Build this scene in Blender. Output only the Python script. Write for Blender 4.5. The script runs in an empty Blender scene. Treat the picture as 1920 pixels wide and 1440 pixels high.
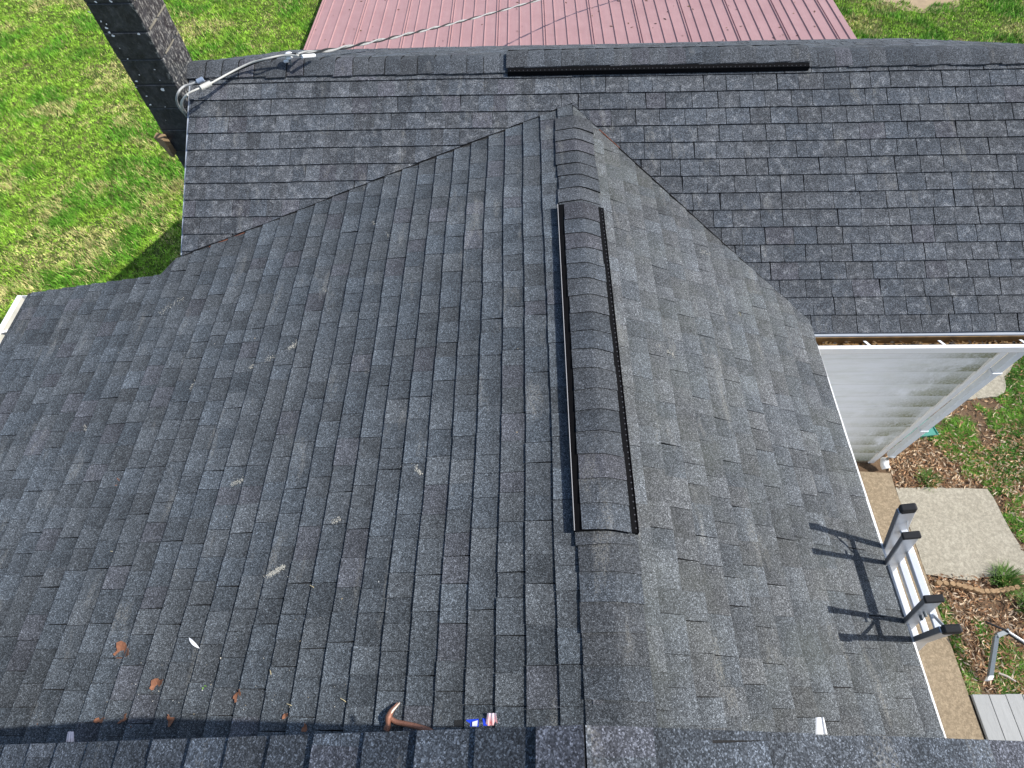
import bpy, math, random
import numpy as np
from mathutils import Vector, Matrix
random.seed(7); rng = np.random.default_rng(7)
S = bpy.context.scene
col = S.collection
H = 6.42                     # camera height above the ground

# ------------------------------------------------------------------ camera
F, TILT, YAW, ROLL = 1102.6, 0.55323, -0.040718, -0.041821
def _cam_rows():
    t = TILT
    fwd = np.array([0, math.sin(t), -math.cos(t)]); right = np.array([1., 0, 0]); down = np.cross(fwd, right)
    M = np.array([right, down, fwd])
    c, s = math.cos(YAW), math.sin(YAW); Z = np.array([[c, -s, 0], [s, c, 0], [0, 0, 1.]])
    c, s = math.cos(ROLL), math.sin(ROLL); K = np.array([[c, -s, 0], [s, c, 0], [0, 0, 1.]])
    return K @ M @ Z
RW = _cam_rows()
cd = bpy.data.cameras.new('camera'); cam = bpy.data.objects.new('camera', cd); col.objects.link(cam)
cd.sensor_width = 36; cd.lens = 36 * F / 1920; cd.clip_start = 0.02; cd.clip_end = 2000
m = Matrix.Identity(4)
for i in range(3):
    m[i][0] = RW[0][i]; m[i][1] = -RW[1][i]; m[i][2] = -RW[2][i]
m[2][3] = H
cam.matrix_world = m
S.camera = cam
def P(u, v, d):              # photo pixel and depth below the camera -> point in the place
    g = RW.T @ np.array([(u - 960) / F, (v - 720) / F, 1.]); g = g / -g[2] * d
    return Vector((g[0], g[1], g[2] + H))

# ------------------------------------------------------------------ light
SUN_K, SUN_M = 1.0, -0.04
w = bpy.data.worlds.new("World"); S.world = w; w.use_nodes = True
nt = w.node_tree; nt.nodes.clear()
sky = nt.nodes.new('ShaderNodeTexSky'); sky.sky_type = 'NISHITA'; sky.sun_disc = False
el = math.atan2(1, math.hypot(SUN_K, SUN_M)); az = math.atan2(SUN_K, SUN_M)
sky.sun_elevation = el; sky.sun_rotation = az
bg = nt.nodes.new('ShaderNodeBackground'); bg.inputs[1].default_value = 0.15
ow = nt.nodes.new('ShaderNodeOutputWorld')
nt.links.new(sky.outputs[0], bg.inputs[0]); nt.links.new(bg.outputs[0], ow.inputs[0])
ld = bpy.data.lights.new('sun', 'SUN'); ld.energy = 4.2; ld.angle = math.radians(0.5); ld.color = (1, .965, .91)
lo = bpy.data.objects.new('sun', ld); col.objects.link(lo)
lo.rotation_euler = Vector((SUN_K, SUN_M, 1)).to_track_quat('Z', 'Y').to_euler()
lo.location = (20, -1, 20)
S.view_settings.view_transform = 'Standard'; S.view_settings.look = 'None'
S.view_settings.exposure = 0.5; S.view_settings.gamma = 1

# ------------------------------------------------------------------ helpers
ORG = {}
def tag(o, label=None, cat=None, group=None, kind=None):
    if label: o['label'] = label
    if cat: o['category'] = cat
    if group: o['group'] = group
    if kind: o['kind'] = kind
    return o
def empty(name, loc, label, cat, group=None):
    o = bpy.data.objects.new(name, None); col.objects.link(o); o.location = loc
    o.empty_display_size = .1; ORG[o] = Vector(loc)
    return tag(o, label, cat, group)
class MB:
    def __init__(s): s.v = []; s.f = []; s.c = []; s.mi = []
    def face(s, pts, c=(1, 1, 1), mi=0):   # c: one colour or a list of one per corner
        n = len(s.v); s.v += [tuple(p) for p in pts]; s.f.append(tuple(range(n, n + len(pts)))); s.c.append(c); s.mi.append(mi)
    def box(s, a, b, c=(1, 1, 1), mi=0):
        (x0, y0, z0), (x1, y1, z1) = a, b
        p = [(x0,y0,z0),(x1,y0,z0),(x1,y1,z0),(x0,y1,z0),(x0,y0,z1),(x1,y0,z1),(x1,y1,z1),(x0,y1,z1)]
        s.hexa(p, c, mi)
    def hexa(s, p, c=(1, 1, 1), mi=0):
        for q in ((3,2,1,0),(4,5,6,7),(0,1,5,4),(1,2,6,5),(2,3,7,6),(3,0,4,7)): s.face([p[i] for i in q], c, mi)
    def beam(s, p, q, wv, hv, c=(1, 1, 1), mi=0):        # box from p to q with half vectors wv, hv
        p, q, wv, hv = map(Vector, (p, q, wv, hv))
        s.hexa([p-wv-hv, p+wv-hv, p+wv+hv, p-wv+hv, q-wv-hv, q+wv-hv, q+wv+hv, q-wv+hv], c, mi)
    def tube(s, pts, r, seg=8, c=(1, 1, 1), mi=0, cap=True):
        pts = [Vector(p) for p in pts]; n = len(pts); rings = []
        rr = r if isinstance(r, (list, tuple)) else [r] * n
        up = Vector((0, 0, 1))
        for i in range(n):
            t = (pts[min(i+1, n-1)] - pts[max(i-1, 0)]).normalized()
            a = t.cross(up); a = a.normalized() if a.length > 1e-3 else Vector((1, 0, 0)); b = a.cross(t)
            rings.append([pts[i] + rr[i] * (math.cos(2*math.pi*k/seg) * a + math.sin(2*math.pi*k/seg) * b) for k in range(seg)])
        base = len(s.v)
        for rg in rings: s.v += [tuple(p) for p in rg]
        for i in range(n - 1):
            for k in range(seg):
                k2 = (k + 1) % seg
                s.f.append((base+i*seg+k, base+i*seg+k2, base+(i+1)*seg+k2, base+(i+1)*seg+k)); s.c.append(c); s.mi.append(mi)
        if cap:
            s.f.append(tuple(base + k for k in range(seg))[::-1]); s.c.append(c); s.mi.append(mi)
            s.f.append(tuple(base + (n-1)*seg + k for k in range(seg))); s.c.append(c); s.mi.append(mi)
    def build(s, name, mat, parent=None, smooth=False, bevel=0, label=None, cat=None, group=None, kind=None, origin=None):
        me = bpy.data.meshes.new(name)
        og = ORG[parent] if parent is not None else Vector(origin or (0, 0, 0))
        me.from_pydata([tuple(Vector(v) - og) for v in s.v], [], s.f)
        mats = mat if isinstance(mat, (list, tuple)) else [mat]
        for mm in mats: me.materials.append(mm)
        me.polygons.foreach_set('material_index', s.mi)
        a = me.color_attributes.new('tab', 'FLOAT_COLOR', 'CORNER')
        arr = []
        for f, c in zip(s.f, s.c):
            if isinstance(c, list):
                for q in c: arr += [q[0], q[1], q[2], 1.0]
            else: arr += [c[0], c[1], c[2], 1.0] * len(f)
        a.data.foreach_set('color', arr)
        if smooth: me.polygons.foreach_set('use_smooth', [True] * len(s.f))
        me.validate(); me.update()
        o = bpy.data.objects.new(name, me); col.objects.link(o)
        if parent is not None: o.parent = parent; ORG[o] = og
        else: o.location = og; ORG[o] = og
        if bevel:
            # weld so that the bevel sees connected edges
            wd = o.modifiers.new('weld', 'WELD'); wd.merge_threshold = 1e-5
            b = o.modifiers.new('bevel', 'BEVEL'); b.width = bevel; b.segments = 2; b.limit_method = 'ANGLE'
        return tag(o, label, cat, group, kind)

class NB:                     # small node builder
    def __init__(s, name, rough=.8, spec=.3, metal=0):
        s.m = bpy.data.materials.new(name); s.m.use_nodes = True; s.t = s.m.node_tree
        s.p = s.t.nodes['Principled BSDF']; s.p.inputs['Roughness'].default_value = rough
        s.p.inputs['Specular IOR Level'].default_value = spec; s.p.inputs['Metallic'].default_value = metal
        s.tc = s.n('ShaderNodeNewGeometry').outputs['Position']
    def n(s, typ, **kw):
        x = s.t.nodes.new(typ)
        for k, v in kw.items(): setattr(x, k, v)
        return x
    def set(s, sock, val):
        if isinstance(val, bpy.types.NodeSocket): s.t.links.new(val, sock)
        else: sock.default_value = val
    def noise(s, scale, detail=3, rough=.55, vec=None, out='Fac', dist=0):
        x = s.n('ShaderNodeTexNoise'); s.set(x.inputs['Vector'], vec or s.tc); x.inputs['Scale'].default_value = scale
        x.inputs['Detail'].default_value = detail; x.inputs['Roughness'].default_value = rough; x.inputs['Distortion'].default_value = dist
        return x.outputs[out]
    def vor(s, scale, out='Color', vec=None, feat='F1'):
        x = s.n('ShaderNodeTexVoronoi', feature=feat); s.set(x.inputs['Vector'], vec or s.tc); x.inputs['Scale'].default_value = scale
        return x.outputs[out]
    def ramp(s, fac, stops, interp='LINEAR'):
        x = s.n('ShaderNodeValToRGB'); s.set(x.inputs[0], fac); r = x.color_ramp; r.interpolation = interp
        while len(r.elements) < len(stops): r.elements.new(.5)
        for e, (p, c) in zip(r.elements, stops):
            e.position = p; e.color = (c, c, c, 1) if isinstance(c, (int, float)) else (*c, 1)
        return x.outputs[0]
    def math(s, op, a, b=0.0, clamp=False):
        x = s.n('ShaderNodeMath', operation=op, use_clamp=clamp); s.set(x.inputs[0], a); s.set(x.inputs[1], b); return x.outputs[0]
    def mix(s, fac, a, b, mode='MIX'):
        x = s.n('ShaderNodeMix', data_type='RGBA', blend_type=mode); s.set(x.inputs[0], fac)
        s.set(x.inputs[6], (*a, 1) if isinstance(a, tuple) else a); s.set(x.inputs[7], (*b, 1) if isinstance(b, tuple) else b)
        return x.outputs[2]
    def mapping(s, scale=(1, 1, 1), rot=(0, 0, 0), vec=None):
        x = s.n('ShaderNodeMapping'); s.set(x.inputs[0], vec or s.tc); x.inputs['Scale'].default_value = scale; x.inputs['Rotation'].default_value = rot
        return x.outputs[0]
    def attr(s, name='tab'):
        return s.n('ShaderNodeAttribute', attribute_name=name).outputs['Color']
    def sep(s, v, i=0):
        x = s.n('ShaderNodeSeparateXYZ'); s.set(x.inputs[0], v); return x.outputs[i]
    def bump(s, h, strength=.3, dist=.002):
        x = s.n('ShaderNodeBump'); s.set(x.inputs['Height'], h); x.inputs['Strength'].default_value = strength; x.inputs['Distance'].default_value = dist
        s.t.links.new(x.outputs[0], s.p.inputs['Normal'])
    def col(s, c): s.set(s.p.inputs['Base Color'], (*c, 1) if isinstance(c, tuple) else c)

def plain(name, c, rough=.6, metal=0, spec=.4, var=.12, sc=25, bump=0):
    b = NB(name, rough, spec, metal)
    f = b.noise(sc, 4)
    b.col(b.mix(f, tuple(x * (1 - var) for x in c), tuple(min(1, x * (1 + var)) for x in c)))
    if bump: b.bump(b.noise(sc * 4, 4), bump, .003)
    return b.m

def shingle_mat(name, tint=(1, 1, 1), gran=210, chalk=.3, lichen=0., gain=1.0):
    b = NB(name, .93, .2)
    base = b.attr()
    vc = b.sep(b.vor(gran))
    g = b.ramp(vc, [(0, .42), (.35, .66), (.62, .98), (.8, 1.42), (.92, 2.0), (1, 2.8)])
    vc2 = b.sep(b.vor(gran * .45), 1)
    g2 = b.ramp(vc2, [(0, .72), (.5, .95), (1, 1.35)])
    big = b.ramp(b.noise(1.3, 4, .6), [(.3, .86), (.7, 1.16)])
    mid = b.ramp(b.noise(9, 4, .6), [(.3, .88), (.7, 1.12)])
    c = b.mix(1, base, (tint[0] * gain, tint[1] * gain, tint[2] * gain), 'MULTIPLY')
    for k in (g, g2, big, mid): c = b.mix(1, c, k, 'MULTIPLY')
    # chalky worn blotches where granules have rubbed pale
    ch = b.math('MULTIPLY', b.ramp(b.noise(16, 5, .7), [(.5, 0), (.68, 1)]), b.ramp(b.noise(120, 3, .7), [(.48, 0), (.56, 1)]))
    c = b.mix(b.math('MULTIPLY', ch, chalk), c, (.33, .34, .35))
    # pale scuffs and dust trails
    sc = b.math('MULTIPLY', b.ramp(b.noise(5.5, 4, .6, vec=b.mapping((1.5, .35, 1), (0, 0, .9))), [(.60, 0), (.70, 1)]), b.ramp(b.noise(140, 2, .6), [(.45, 0), (.6, 1)]))
    c = b.mix(b.math('MULTIPLY', sc, .45), c, (.30, .29, .26))
    if lichen:
        li = b.math('MULTIPLY', b.ramp(b.noise(2.2, 5, .6), [(.42, 0), (.68, 1)]), lichen)
        c = b.mix(li, c, (.135, .145, .105))
    b.col(c)
    b.bump(vc, .55, .0022)
    return b.m

M = {}
M['shA'] = shingle_mat('slate_shingle', (.895, .99, 1.08), 300, .12, 0, 1.0)
M['shR'] = shingle_mat('weathered_shingle', (.955, .995, 1.035), 300, .10, .15, 1.08)
M['shB'] = shingle_mat('chalky_shingle', (.915, .985, 1.085), 280, .7, 0, 1.0)
M['shC'] = shingle_mat('near_shingle', (.90, .99, 1.12), 330, .05, 0, .95)
M['cap'] = shingle_mat('ridge_cap_shingle', (.92, .985, 1.07), 300, .1, 0, 1.0)
M['under'] = plain('roof_underlayment', (.012, .012, .013), .9, var=.2)
M['black'] = plain('black_vent_plastic', (.0035, .0035, .004), .85, var=.1, spec=.08)
M['pip'] = plain('vent_slot_edge', (.07, .07, .075), .5)
M['rim'] = plain('vent_rim', (.34, .33, .33), .4)  # pale tone paints the sun highlight on the black vent's lip
M['white'] = plain('white_trim', (.78, .78, .77), .4, var=.05, sc=9)
M['drip'] = plain('grey_drip_edge', (.36, .39, .43), .4, var=.08, sc=12)
M['spout'] = plain('pale_grey_spout', (.62, .66, .69), .4, var=.05, sc=9)
M['soffit'] = plain('pale_soffit', (.55, .55, .53), .6)
M['gut'] = plain('dirty_gutter_inside', (.20, .115, .04), .8, var=.75, sc=14)
M['gutL'] = plain('pale_gutter_inside', (.55, .54, .48), .7, var=.25, sc=14)
M['alu'] = plain('ladder_aluminium', (.68, .69, .70), .4, metal=.4, var=.1, sc=30)
M['aluw'] = plain('ladder_rung_aluminium', (.80, .82, .85), .5, metal=.1, var=.06, sc=30)
M['rub'] = plain('black_rubber', (.018, .018, .019), .7, var=.3, sc=60)
M['dkedge'] = plain('ladder_rail_edge', (.20, .205, .22), .5, metal=.4)
M['wire'] = plain('grey_cable', (.34, .34, .33), .5, var=.3, sc=20)
M['bwire'] = plain('black_cable', (.02, .02, .022), .6)
M['pipe'] = plain('pale_cable_sheath', (.46, .45, .41), .5, var=.2, sc=30)
M['conn'] = plain('blue_grey_connector', (.22, .27, .35), .5)
M['porc'] = plain('white_porcelain', (.80, .80, .80), .25)
M['wood'] = plain('old_wood', (.22, .15, .08), .85, var=.5, sc=12, bump=.3)
M['green'] = plain('green_plastic', (.035, .22, .17), .5)
M['gmetal'] = plain('grey_steel', (.15, .17, .18), .45, metal=.3)
M['grassm'] = None

def siding_mat():
    b = NB('white_siding', .5, .4)
    x = b.sep(b.tc, 0); z = b.sep(b.tc, 2)
    fr = b.math('FRACT', b.math('DIVIDE', b.math('SUBTRACT', z, .06), .212))
    c = b.mix(b.noise(3, 5, .6, vec=b.mapping((1, 1, 2.2))), (.74, .76, .78), (.82, .83, .84))
    near = b.ramp(b.math('MULTIPLY', b.math('SUBTRACT', x, 3.1), 1.15), [(0, .03), (.5, .35), (.85, 1)])
    d = b.ramp(b.noise(3.2, 6, .7, vec=b.mapping((.9, 1, .8), (0, .6, 0)), dist=.5), [(.34, 0), (.50, 1)])
    low = b.ramp(fr, [(0, 1), (.3, .85), (.8, .45), (1, .5)])
    fine = b.ramp(b.noise(55, 4, .7), [(.3, .45), (.6, 1)])
    f = b.math('MULTIPLY', b.math('MULTIPLY', d, near), b.math('MULTIPLY', low, fine))
    c = b.mix(b.math('MULTIPLY', f, 1.0), c, (.16, .165, .06))
    st = b.math('MULTIPLY', b.ramp(b.noise(5, 5, .7, vec=b.mapping((.5, 1, 3))), [(.45, 0), (.72, .4)]), b.ramp(z, [(0, 1), (1, 1)]))
    c = b.mix(st, c, (.50, .52, .42))
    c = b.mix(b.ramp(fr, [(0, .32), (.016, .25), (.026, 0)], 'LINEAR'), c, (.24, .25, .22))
    b.col(c); return b.m
M['siding'] = siding_mat()

def chimney_mat():
    b = NB('black_painted_block', .38, .5)
    n = b.noise(14, 5, .65); s2 = b.noise(42, 5, .7, vec=b.mapping((1, 1, .6)))
    c = b.mix(b.ramp(n, [(.35, 0), (.7, 1)]), (.012, .012, .014), (.046, .048, .052))
    side = b.ramp(b.math('MULTIPLY', b.math('ADD', b.sep(b.tc, 0), 2.82), 30.0), [(0, .12), (.5, 1)])
    c = b.mix(b.math('MULTIPLY', b.ramp(s2, [(.50, 0), (.66, .8)]), side), c, (.34, .33, .30))
    b.col(c); b.bump(b.noise(90, 4), .5, .004); return b.m
M['chim'] = chimney_mat()
M['mortar'] = plain('mortar_joint', (.20, .18, .14), .8, var=.6, sc=18)
M['mortd'] = plain('painted_mortar_joint', (.03, .03, .033), .6, var=.5, sc=18)

def red_mat():
    b = NB('faded_red_metal', .55, .35)
    c = b.mix(b.noise(2.0, 4, .6), (.32, .18, .178), (.38, .225, .22))
    st = b.ramp(b.noise(6, 5, .7, vec=b.mapping((5, .35, 1))), [(.45, 0), (.75, .45)])
    c = b.mix(st, c, (.41, .27, .25))
    c = b.mix(b.ramp(b.noise(2.3, 6, .75), [(.42, 0), (.7, .45)]), c, (.27, .15, .145))
    sp = b.ramp(b.noise(30, 3, .6), [(.70, 0), (.74, .8)])
    c = b.mix(sp, c, (.16, .08, .06))
    b.col(c); return b.m
M['red'] = red_mat()

def conc_mat(name, c1, c2, blot=.4):
    b = NB(name, .9, .2)
    c = b.mix(b.noise(2.5, 6, .65), c1, c2)
    c = b.mix(b.ramp(b.noise(26, 5, .75), [(.42, blot), (.62, 0)]), c, tuple(x * .55 for x in c1))
    v = b.sep(b.vor(95)); c = b.mix(1, c, b.ramp(v, [(0, .88), (.6, 1), (1, 1.12)]), 'MULTIPLY')
    b.col(c); b.bump(b.noise(110, 4), .5, .004); return b.m
M['conc'] = conc_mat('pale_concrete', (.33, .295, .225), (.43, .395, .315), .55)
M['conct'] = conc_mat('tan_concrete', (.27, .205, .13), (.36, .285, .19), .6)
M['brick'] = conc_mat('tan_edging', (.30, .19, .10), (.38, .26, .15), .5)
def deck_mat():
    b = NB('grey_deck_board', .75, .25)
    c = b.mix(b.noise(3, 5, .6, vec=b.mapping((16, .8, 1))), (.27, .27, .26), (.36, .36, .345))
    c = b.mix(b.ramp(b.noise(30, 4, .7, vec=b.mapping((6, .5, 1))), [(.35, .35), (.55, 0)]), c, (.2, .2, .19))
    b.col(b.mix(1, c, b.attr(), 'MULTIPLY')); return b.m
M['deck'] = deck_mat()

def ground_mat():
    b = NB('lawn_soil', .95, .1)
    c = b.mix(b.noise(.6, 6, .6), (.035, .07, .01), (.09, .11, .03))
    c = b.mix(b.ramp(b.noise(2.5, 5, .6), [(.5, 0), (.7, .8)]), c, (.19, .145, .07))
    x = b.sep(b.tc, 0)
    c2 = b.mix(b.noise(5, 6, .7), (.07, .045, .028), (.20, .135, .085))
    msk = b.ramp(b.math('DIVIDE', b.math('SUBTRACT', x, 2.5), 3.0), [(0, 0), (.15, 1)])
    y = b.sep(b.tc, 1)
    msk = b.math('MULTIPLY', msk, b.ramp(b.math('DIVIDE', y, 10), [(.5, 1), (.56, 0)]))
    b.col(b.mix(msk, c, c2)); b.bump(b.noise(40, 5, .7), .8, .02); return b.m
M['ground'] = ground_mat()

M['soil'] = plain('sandy_bare_soil', (.34, .25, .15), .95, var=.35, sc=6, bump=.6)
def vcol_mat(name, rough=.7, spec=.25, trans=0):
    b = NB(name, rough, spec); b.col(b.attr())
    return b.m
M['leafv'] = vcol_mat('leaf_surface', .75)

# ------------------------------------------------------------------ numpy value noise
def vnoise(x, y, s, seed=0):
    r = np.random.default_rng(seed).random((256, 256)); x = x * s + 100.3; y = y * s + 57.1
    xi = np.floor(x).astype(int); yi = np.floor(y).astype(int); fx = x - xi; fy = y - yi
    fx = fx * fx * (3 - 2 * fx); fy = fy * fy * (3 - 2 * fy); g = lambda a, b: r[a % 256, b % 256]
    return (g(xi, yi) * (1-fx) + g(xi+1, yi) * fx) * (1-fy) + (g(xi, yi+1) * (1-fx) + g(xi+1, yi+1) * fx) * fy
def fbm(x, y, s, seed=0, o=3):
    t = 0; a = .5; n = 0
    for k in range(o): t = t + a * vnoise(x, y, s * 2**k, seed + k); n += a; a *= .5
    return t / n

# ------------------------------------------------------------------ roof planes
# depths below the camera, metres (x to the right, y away)
X0, D0, SL = .146, 2.955, .174            # left slope of the cross gable
XR, DR, SR = .407, 2.910, .439            # its ridge and right slope
YE, DE, TB, YRB = 2.7605, 3.7504, .4938, 4.84   # near slope of the far roof
XE_R, XE_L = 2.215, -4.13
def dA(x): return D0 + SL * (X0 - x) if x < XR else DR + SR * (x - XR)
def dB(y): return DE - TB * (y - YE) if y < YRB else DE - TB * (YRB - YE) + TB * (y - YRB)
DRB = dB(YRB)
XC, DC, SCL, SCR = .108, 1.295, .49, .45  # near roof ridge
def clip(poly, hp):                        # hp: list of (a,b,c) keep a*u+b*v+c>=0
    for a, b, c in hp:
        out = []
        for i in range(len(poly)):
            p, q = poly[i], poly[(i+1) % len(poly)]
            dp = a*p[0]+b*p[1]+c; dq = a*q[0]+b*q[1]+c
            if dp >= 0: out.append(p)
            if (dp >= 0) != (dq >= 0):
                t = dp / (dp - dq); out.append((p[0]+t*(q[0]-p[0]), p[1]+t*(q[1]-p[1])))
        poly = out
        if len(poly) < 3: return []
    return poly
def tabcol(lo=.06, hi=.088, warm=.12):
    k = lo + (hi - lo) * random.random()
    if random.random() < .12: k *= .9
    if random.random() < warm: return (k * 1.03, k * .985, k * 1.02)
    j = random.uniform(-.03, .03)
    return (k * (.975 - j), k, k * (1.02 + j))
def shingles(mb, O, U, V, urange, vrange, expo, regions, t=.006, gapp=.35, lam=.003, wmin=.10, wmax=.24, phase=0, jit=.003, colf=tabcol, wob=.003, edge=.22, con=.11, gaps=(.0022, .003, .0042), bl=1.2, bd=.76):
    """courses of laminated shingles on the plane O + u U + v V, clipped to convex regions"""
    O, U, V = Vector(O), Vector(U), Vector(V); N = U.cross(V).normalized()
    s1, s2 = random.random() * 9, random.random() * 9
    def warp(u, v): return wob * (math.sin(u * 2.1 + s1 + v * .7) + .6 * math.sin(u * 5.3 + v * 1.9 + s2)) , wob * (math.sin(u * 1.7 + v * 1.3 + s2) + math.sin(v * 2.6 - u + s1))
    def pt(u, v, h):
        a, b = warp(u, v); return O + U * u + V * (v + a) + N * (h + b)
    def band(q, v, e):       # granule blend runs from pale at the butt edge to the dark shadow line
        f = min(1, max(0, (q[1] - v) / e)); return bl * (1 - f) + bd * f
    v = vrange[0] + phase; ci = 0; high = False
    while v < vrange[1]:
        cj = random.uniform(-jit, jit) * .6; u = urange[0] - random.uniform(0, wmax); strip = 0; sj = 0
        while u < urange[1]:
            if strip <= 0: strip = .98; sj = random.uniform(-jit, jit) * .7
            wd = random.uniform(wmin, wmax); strip -= wd
            high = (not high) if random.random() < .78 else high
            hh = t + (lam if high else 0)
            g = random.choice(gaps) if random.random() < gapp else 0.0006
            u0, u1 = u, u + wd - g; sk = random.uniform(-.006, .006) if random.random() < .5 else 0
            v0 = v + cj + sj + random.uniform(-jit, jit) * .35; v1 = v + expo + .012
            nseg = 3; poly = [(u0 + (u1-u0)*k/nseg, v0 + (random.uniform(-1, 1) * jit * .25 if 0 < k < nseg else 0)) for k in range(nseg+1)] + [(u1 + sk, v1), (u0 + sk, v1)]
            c = tuple(x * (1 + con if high else 1 - con) for x in colf())
            for hp in regions:
                pl = clip(poly, hp)
                if len(pl) < 3: continue
                def hgt(q): return max(.0008, hh * (1 - (q[1] - v) / (expo * 1.12)) + .0010)
                top = [pt(q[0], q[1], hgt(q)) for q in pl]
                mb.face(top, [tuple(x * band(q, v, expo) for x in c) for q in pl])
                for i in range(len(pl)):
                    a, b2 = pl[i], pl[(i+1) % len(pl)]
                    A = pt(a[0], a[1], -.002); B = pt(b2[0], b2[1], -.002)
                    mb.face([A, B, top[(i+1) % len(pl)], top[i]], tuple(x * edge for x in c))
            u += wd
        v += expo; ci += 1

# ================================================================== HOUSE
house = empty('house', (0, 4.7, 0), 'white sided house with dark grey shingle roofs meeting in two valleys', 'house')

# --- cross gable, left slope
cL = 1 / math.hypot(1, SL); ex = .143 * cL
mb = MB()
n0 = 31; xs = X0 - n0 * ex
O = (xs, 0, H - dA(xs) + .004); Vv = Vector((cL, 0, SL * cL)); Uu = Vector((0, -1, 0))
# u = -y ; x = xs + v*cL
def hpx(a, b, c):  # a*x + b*y + c >= 0 -> in (u,v)
    return (-b, a * cL, a * xs + c)
VLm, VLc = .351, 4.336      # left valley: y = VLm x + VLc
VRm = -.895; VRc = 4.462 + .895 * .407
regA = [[hpx(1, 0, -XE_L), hpx(-1, 0, -2.9), hpx(0, -1, 3.195)],
        [hpx(1, 0, 2.9), hpx(-1, 0, XR), hpx(VLm, -1, VLc), hpx(2.2, -1, 3.195 + 2.2 * 2.9)]]
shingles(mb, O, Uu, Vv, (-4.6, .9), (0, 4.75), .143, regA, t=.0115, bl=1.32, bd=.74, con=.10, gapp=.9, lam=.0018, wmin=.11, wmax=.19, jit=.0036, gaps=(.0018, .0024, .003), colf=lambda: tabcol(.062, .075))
roofL = mb.build('cross_gable_left_slope', M['shA'], house, label='left slope of dark shingles with vertical course lines')
def under(pts, name, parent, mat='under', th=.02):
    mb = MB(); top = [Vector(p) for p in pts]; bot = [p - Vector((0, 0, th)) for p in top]
    mb.face(top); mb.face(bot[::-1])
    for i in range(len(top)):
        j = (i+1) % len(top); mb.face([top[j], top[i], bot[i], bot[j]])
    return mb.build(name, M[mat], parent)
def pa(x, y, dz=.006): return (x, y, H - dA(x) - dz)
def pb(x, y, dz=.006): return (x, y, H - dB(y) - dz)
under([pa(XE_L + .01, -.9), pa(XR, -.9), pa(XR, VLm * XR + VLc - .01), pa(-2.75, VLm * -2.75 + VLc - .01), pa(-2.84, 3.32), pa(-2.9, 3.185), pa(XE_L + .01, 3.185)], 'roof_deck', house)

# --- cross gable, right slope
cR = 1 / math.hypot(1, SR); mb = MB()
O = (XE_R, 0, H - dA(XE_R) + .004); Vv = Vector((-cR, 0, SR * cR)); Uu = Vector((0, 1, 0))
def hpr(a, b, c): return (b, -a * cR, a * XE_R + c)
regR = [[hpr(-1, 0, XE_R), hpr(1, 0, -XR), hpr(VRm, -1, VRc), hpr(0, -1, 4.45)]]
def tabR():
    return tabcol(.074, .086, .0)
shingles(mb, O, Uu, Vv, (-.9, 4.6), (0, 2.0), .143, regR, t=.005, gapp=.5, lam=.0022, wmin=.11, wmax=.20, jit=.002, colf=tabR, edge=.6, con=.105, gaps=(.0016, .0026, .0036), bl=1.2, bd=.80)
mb.build('cross_gable_right_slope', M['shR'], house, label='right slope of paler weathered shingles')
def pr(x, y, dz=.006): return (x, y, H - (DR + SR * (x - XR)) - dz)
under([pr(XR, -.9), pr(XE_R - .01, -.9), pr(XE_R - .01, VRm * XE_R + VRc - .01), pr(XR, VRm * XR + VRc - .01)], 'roof_deck', house)

# --- far roof, near slope
cB = 1 / math.hypot(1, TB); mb = MB()
O = (0, YE, H - DE); Vv = Vector((0, cB, TB * cB)); Uu = Vector((1, 0, 0))
def hpb(a, b, c): return (a, b * cB, b * YE + c)
regB1 = [[hpb(-1, 0, XR), hpb(-VLm, 1, -VLc - .006), hpb(1, 0, 2.765), hpb(0, -1, YRB)]]
regB2 = [[hpb(1, 0, -XR), hpb(-VRm, 1, -VRc - .006), hpb(-1, 0, 2.2), hpb(0, -1, YRB)],
         [hpb(1, 0, -2.2), hpb(-1, 0, 4.45), hpb(0, -1, YRB)]]
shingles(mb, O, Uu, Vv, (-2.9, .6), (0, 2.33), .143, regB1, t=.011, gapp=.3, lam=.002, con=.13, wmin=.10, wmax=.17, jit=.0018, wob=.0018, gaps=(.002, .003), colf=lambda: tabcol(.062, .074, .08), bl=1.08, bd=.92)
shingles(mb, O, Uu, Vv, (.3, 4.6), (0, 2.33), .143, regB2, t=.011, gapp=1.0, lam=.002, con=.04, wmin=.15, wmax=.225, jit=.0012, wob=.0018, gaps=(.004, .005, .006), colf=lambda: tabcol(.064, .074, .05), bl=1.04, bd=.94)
mb.build('main_roof_near_slope', M['shB'], house, label='far roof slope with level rows of shingles')
under([pb(-2.76, VLm * -2.76 + VLc), pb(XR, VLm * XR + VLc), pb(XR, YRB), pb(-2.76, YRB)], 'roof_deck', house)
under([pb(XR, VRm * XR + VRc), pb(2.2, VRm * 2.2 + VRc), pb(2.22, YE + .01), pb(4.44, YE + .01), pb(4.44, YRB), pb(XR, YRB)], 'roof_deck', house)
# rear slope
mb = MB(); O = (0, 2 * YRB - YE, H - DE); Vv = Vector((0, -cB, TB * cB)); Uu = Vector((-1, 0, 0))
shingles(mb, O, Uu, Vv, (-4.6, 3.0), (0, 2.33), .143, [[(1, 0, 4.45), (-1, 0, 2.765), (0, -cB, 2.08)]], t=.005, gapp=.4, lam=.003)
mb.build('main_roof_rear_slope', M['shB'], house)
under([(-2.76, YRB, H - DRB - .006), (4.44, YRB, H - DRB - .006), (4.44, 2*YRB-YE, H-DE-.006), (-2.76, 2*YRB-YE, H-DE-.006)], 'roof_deck', house)

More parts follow.
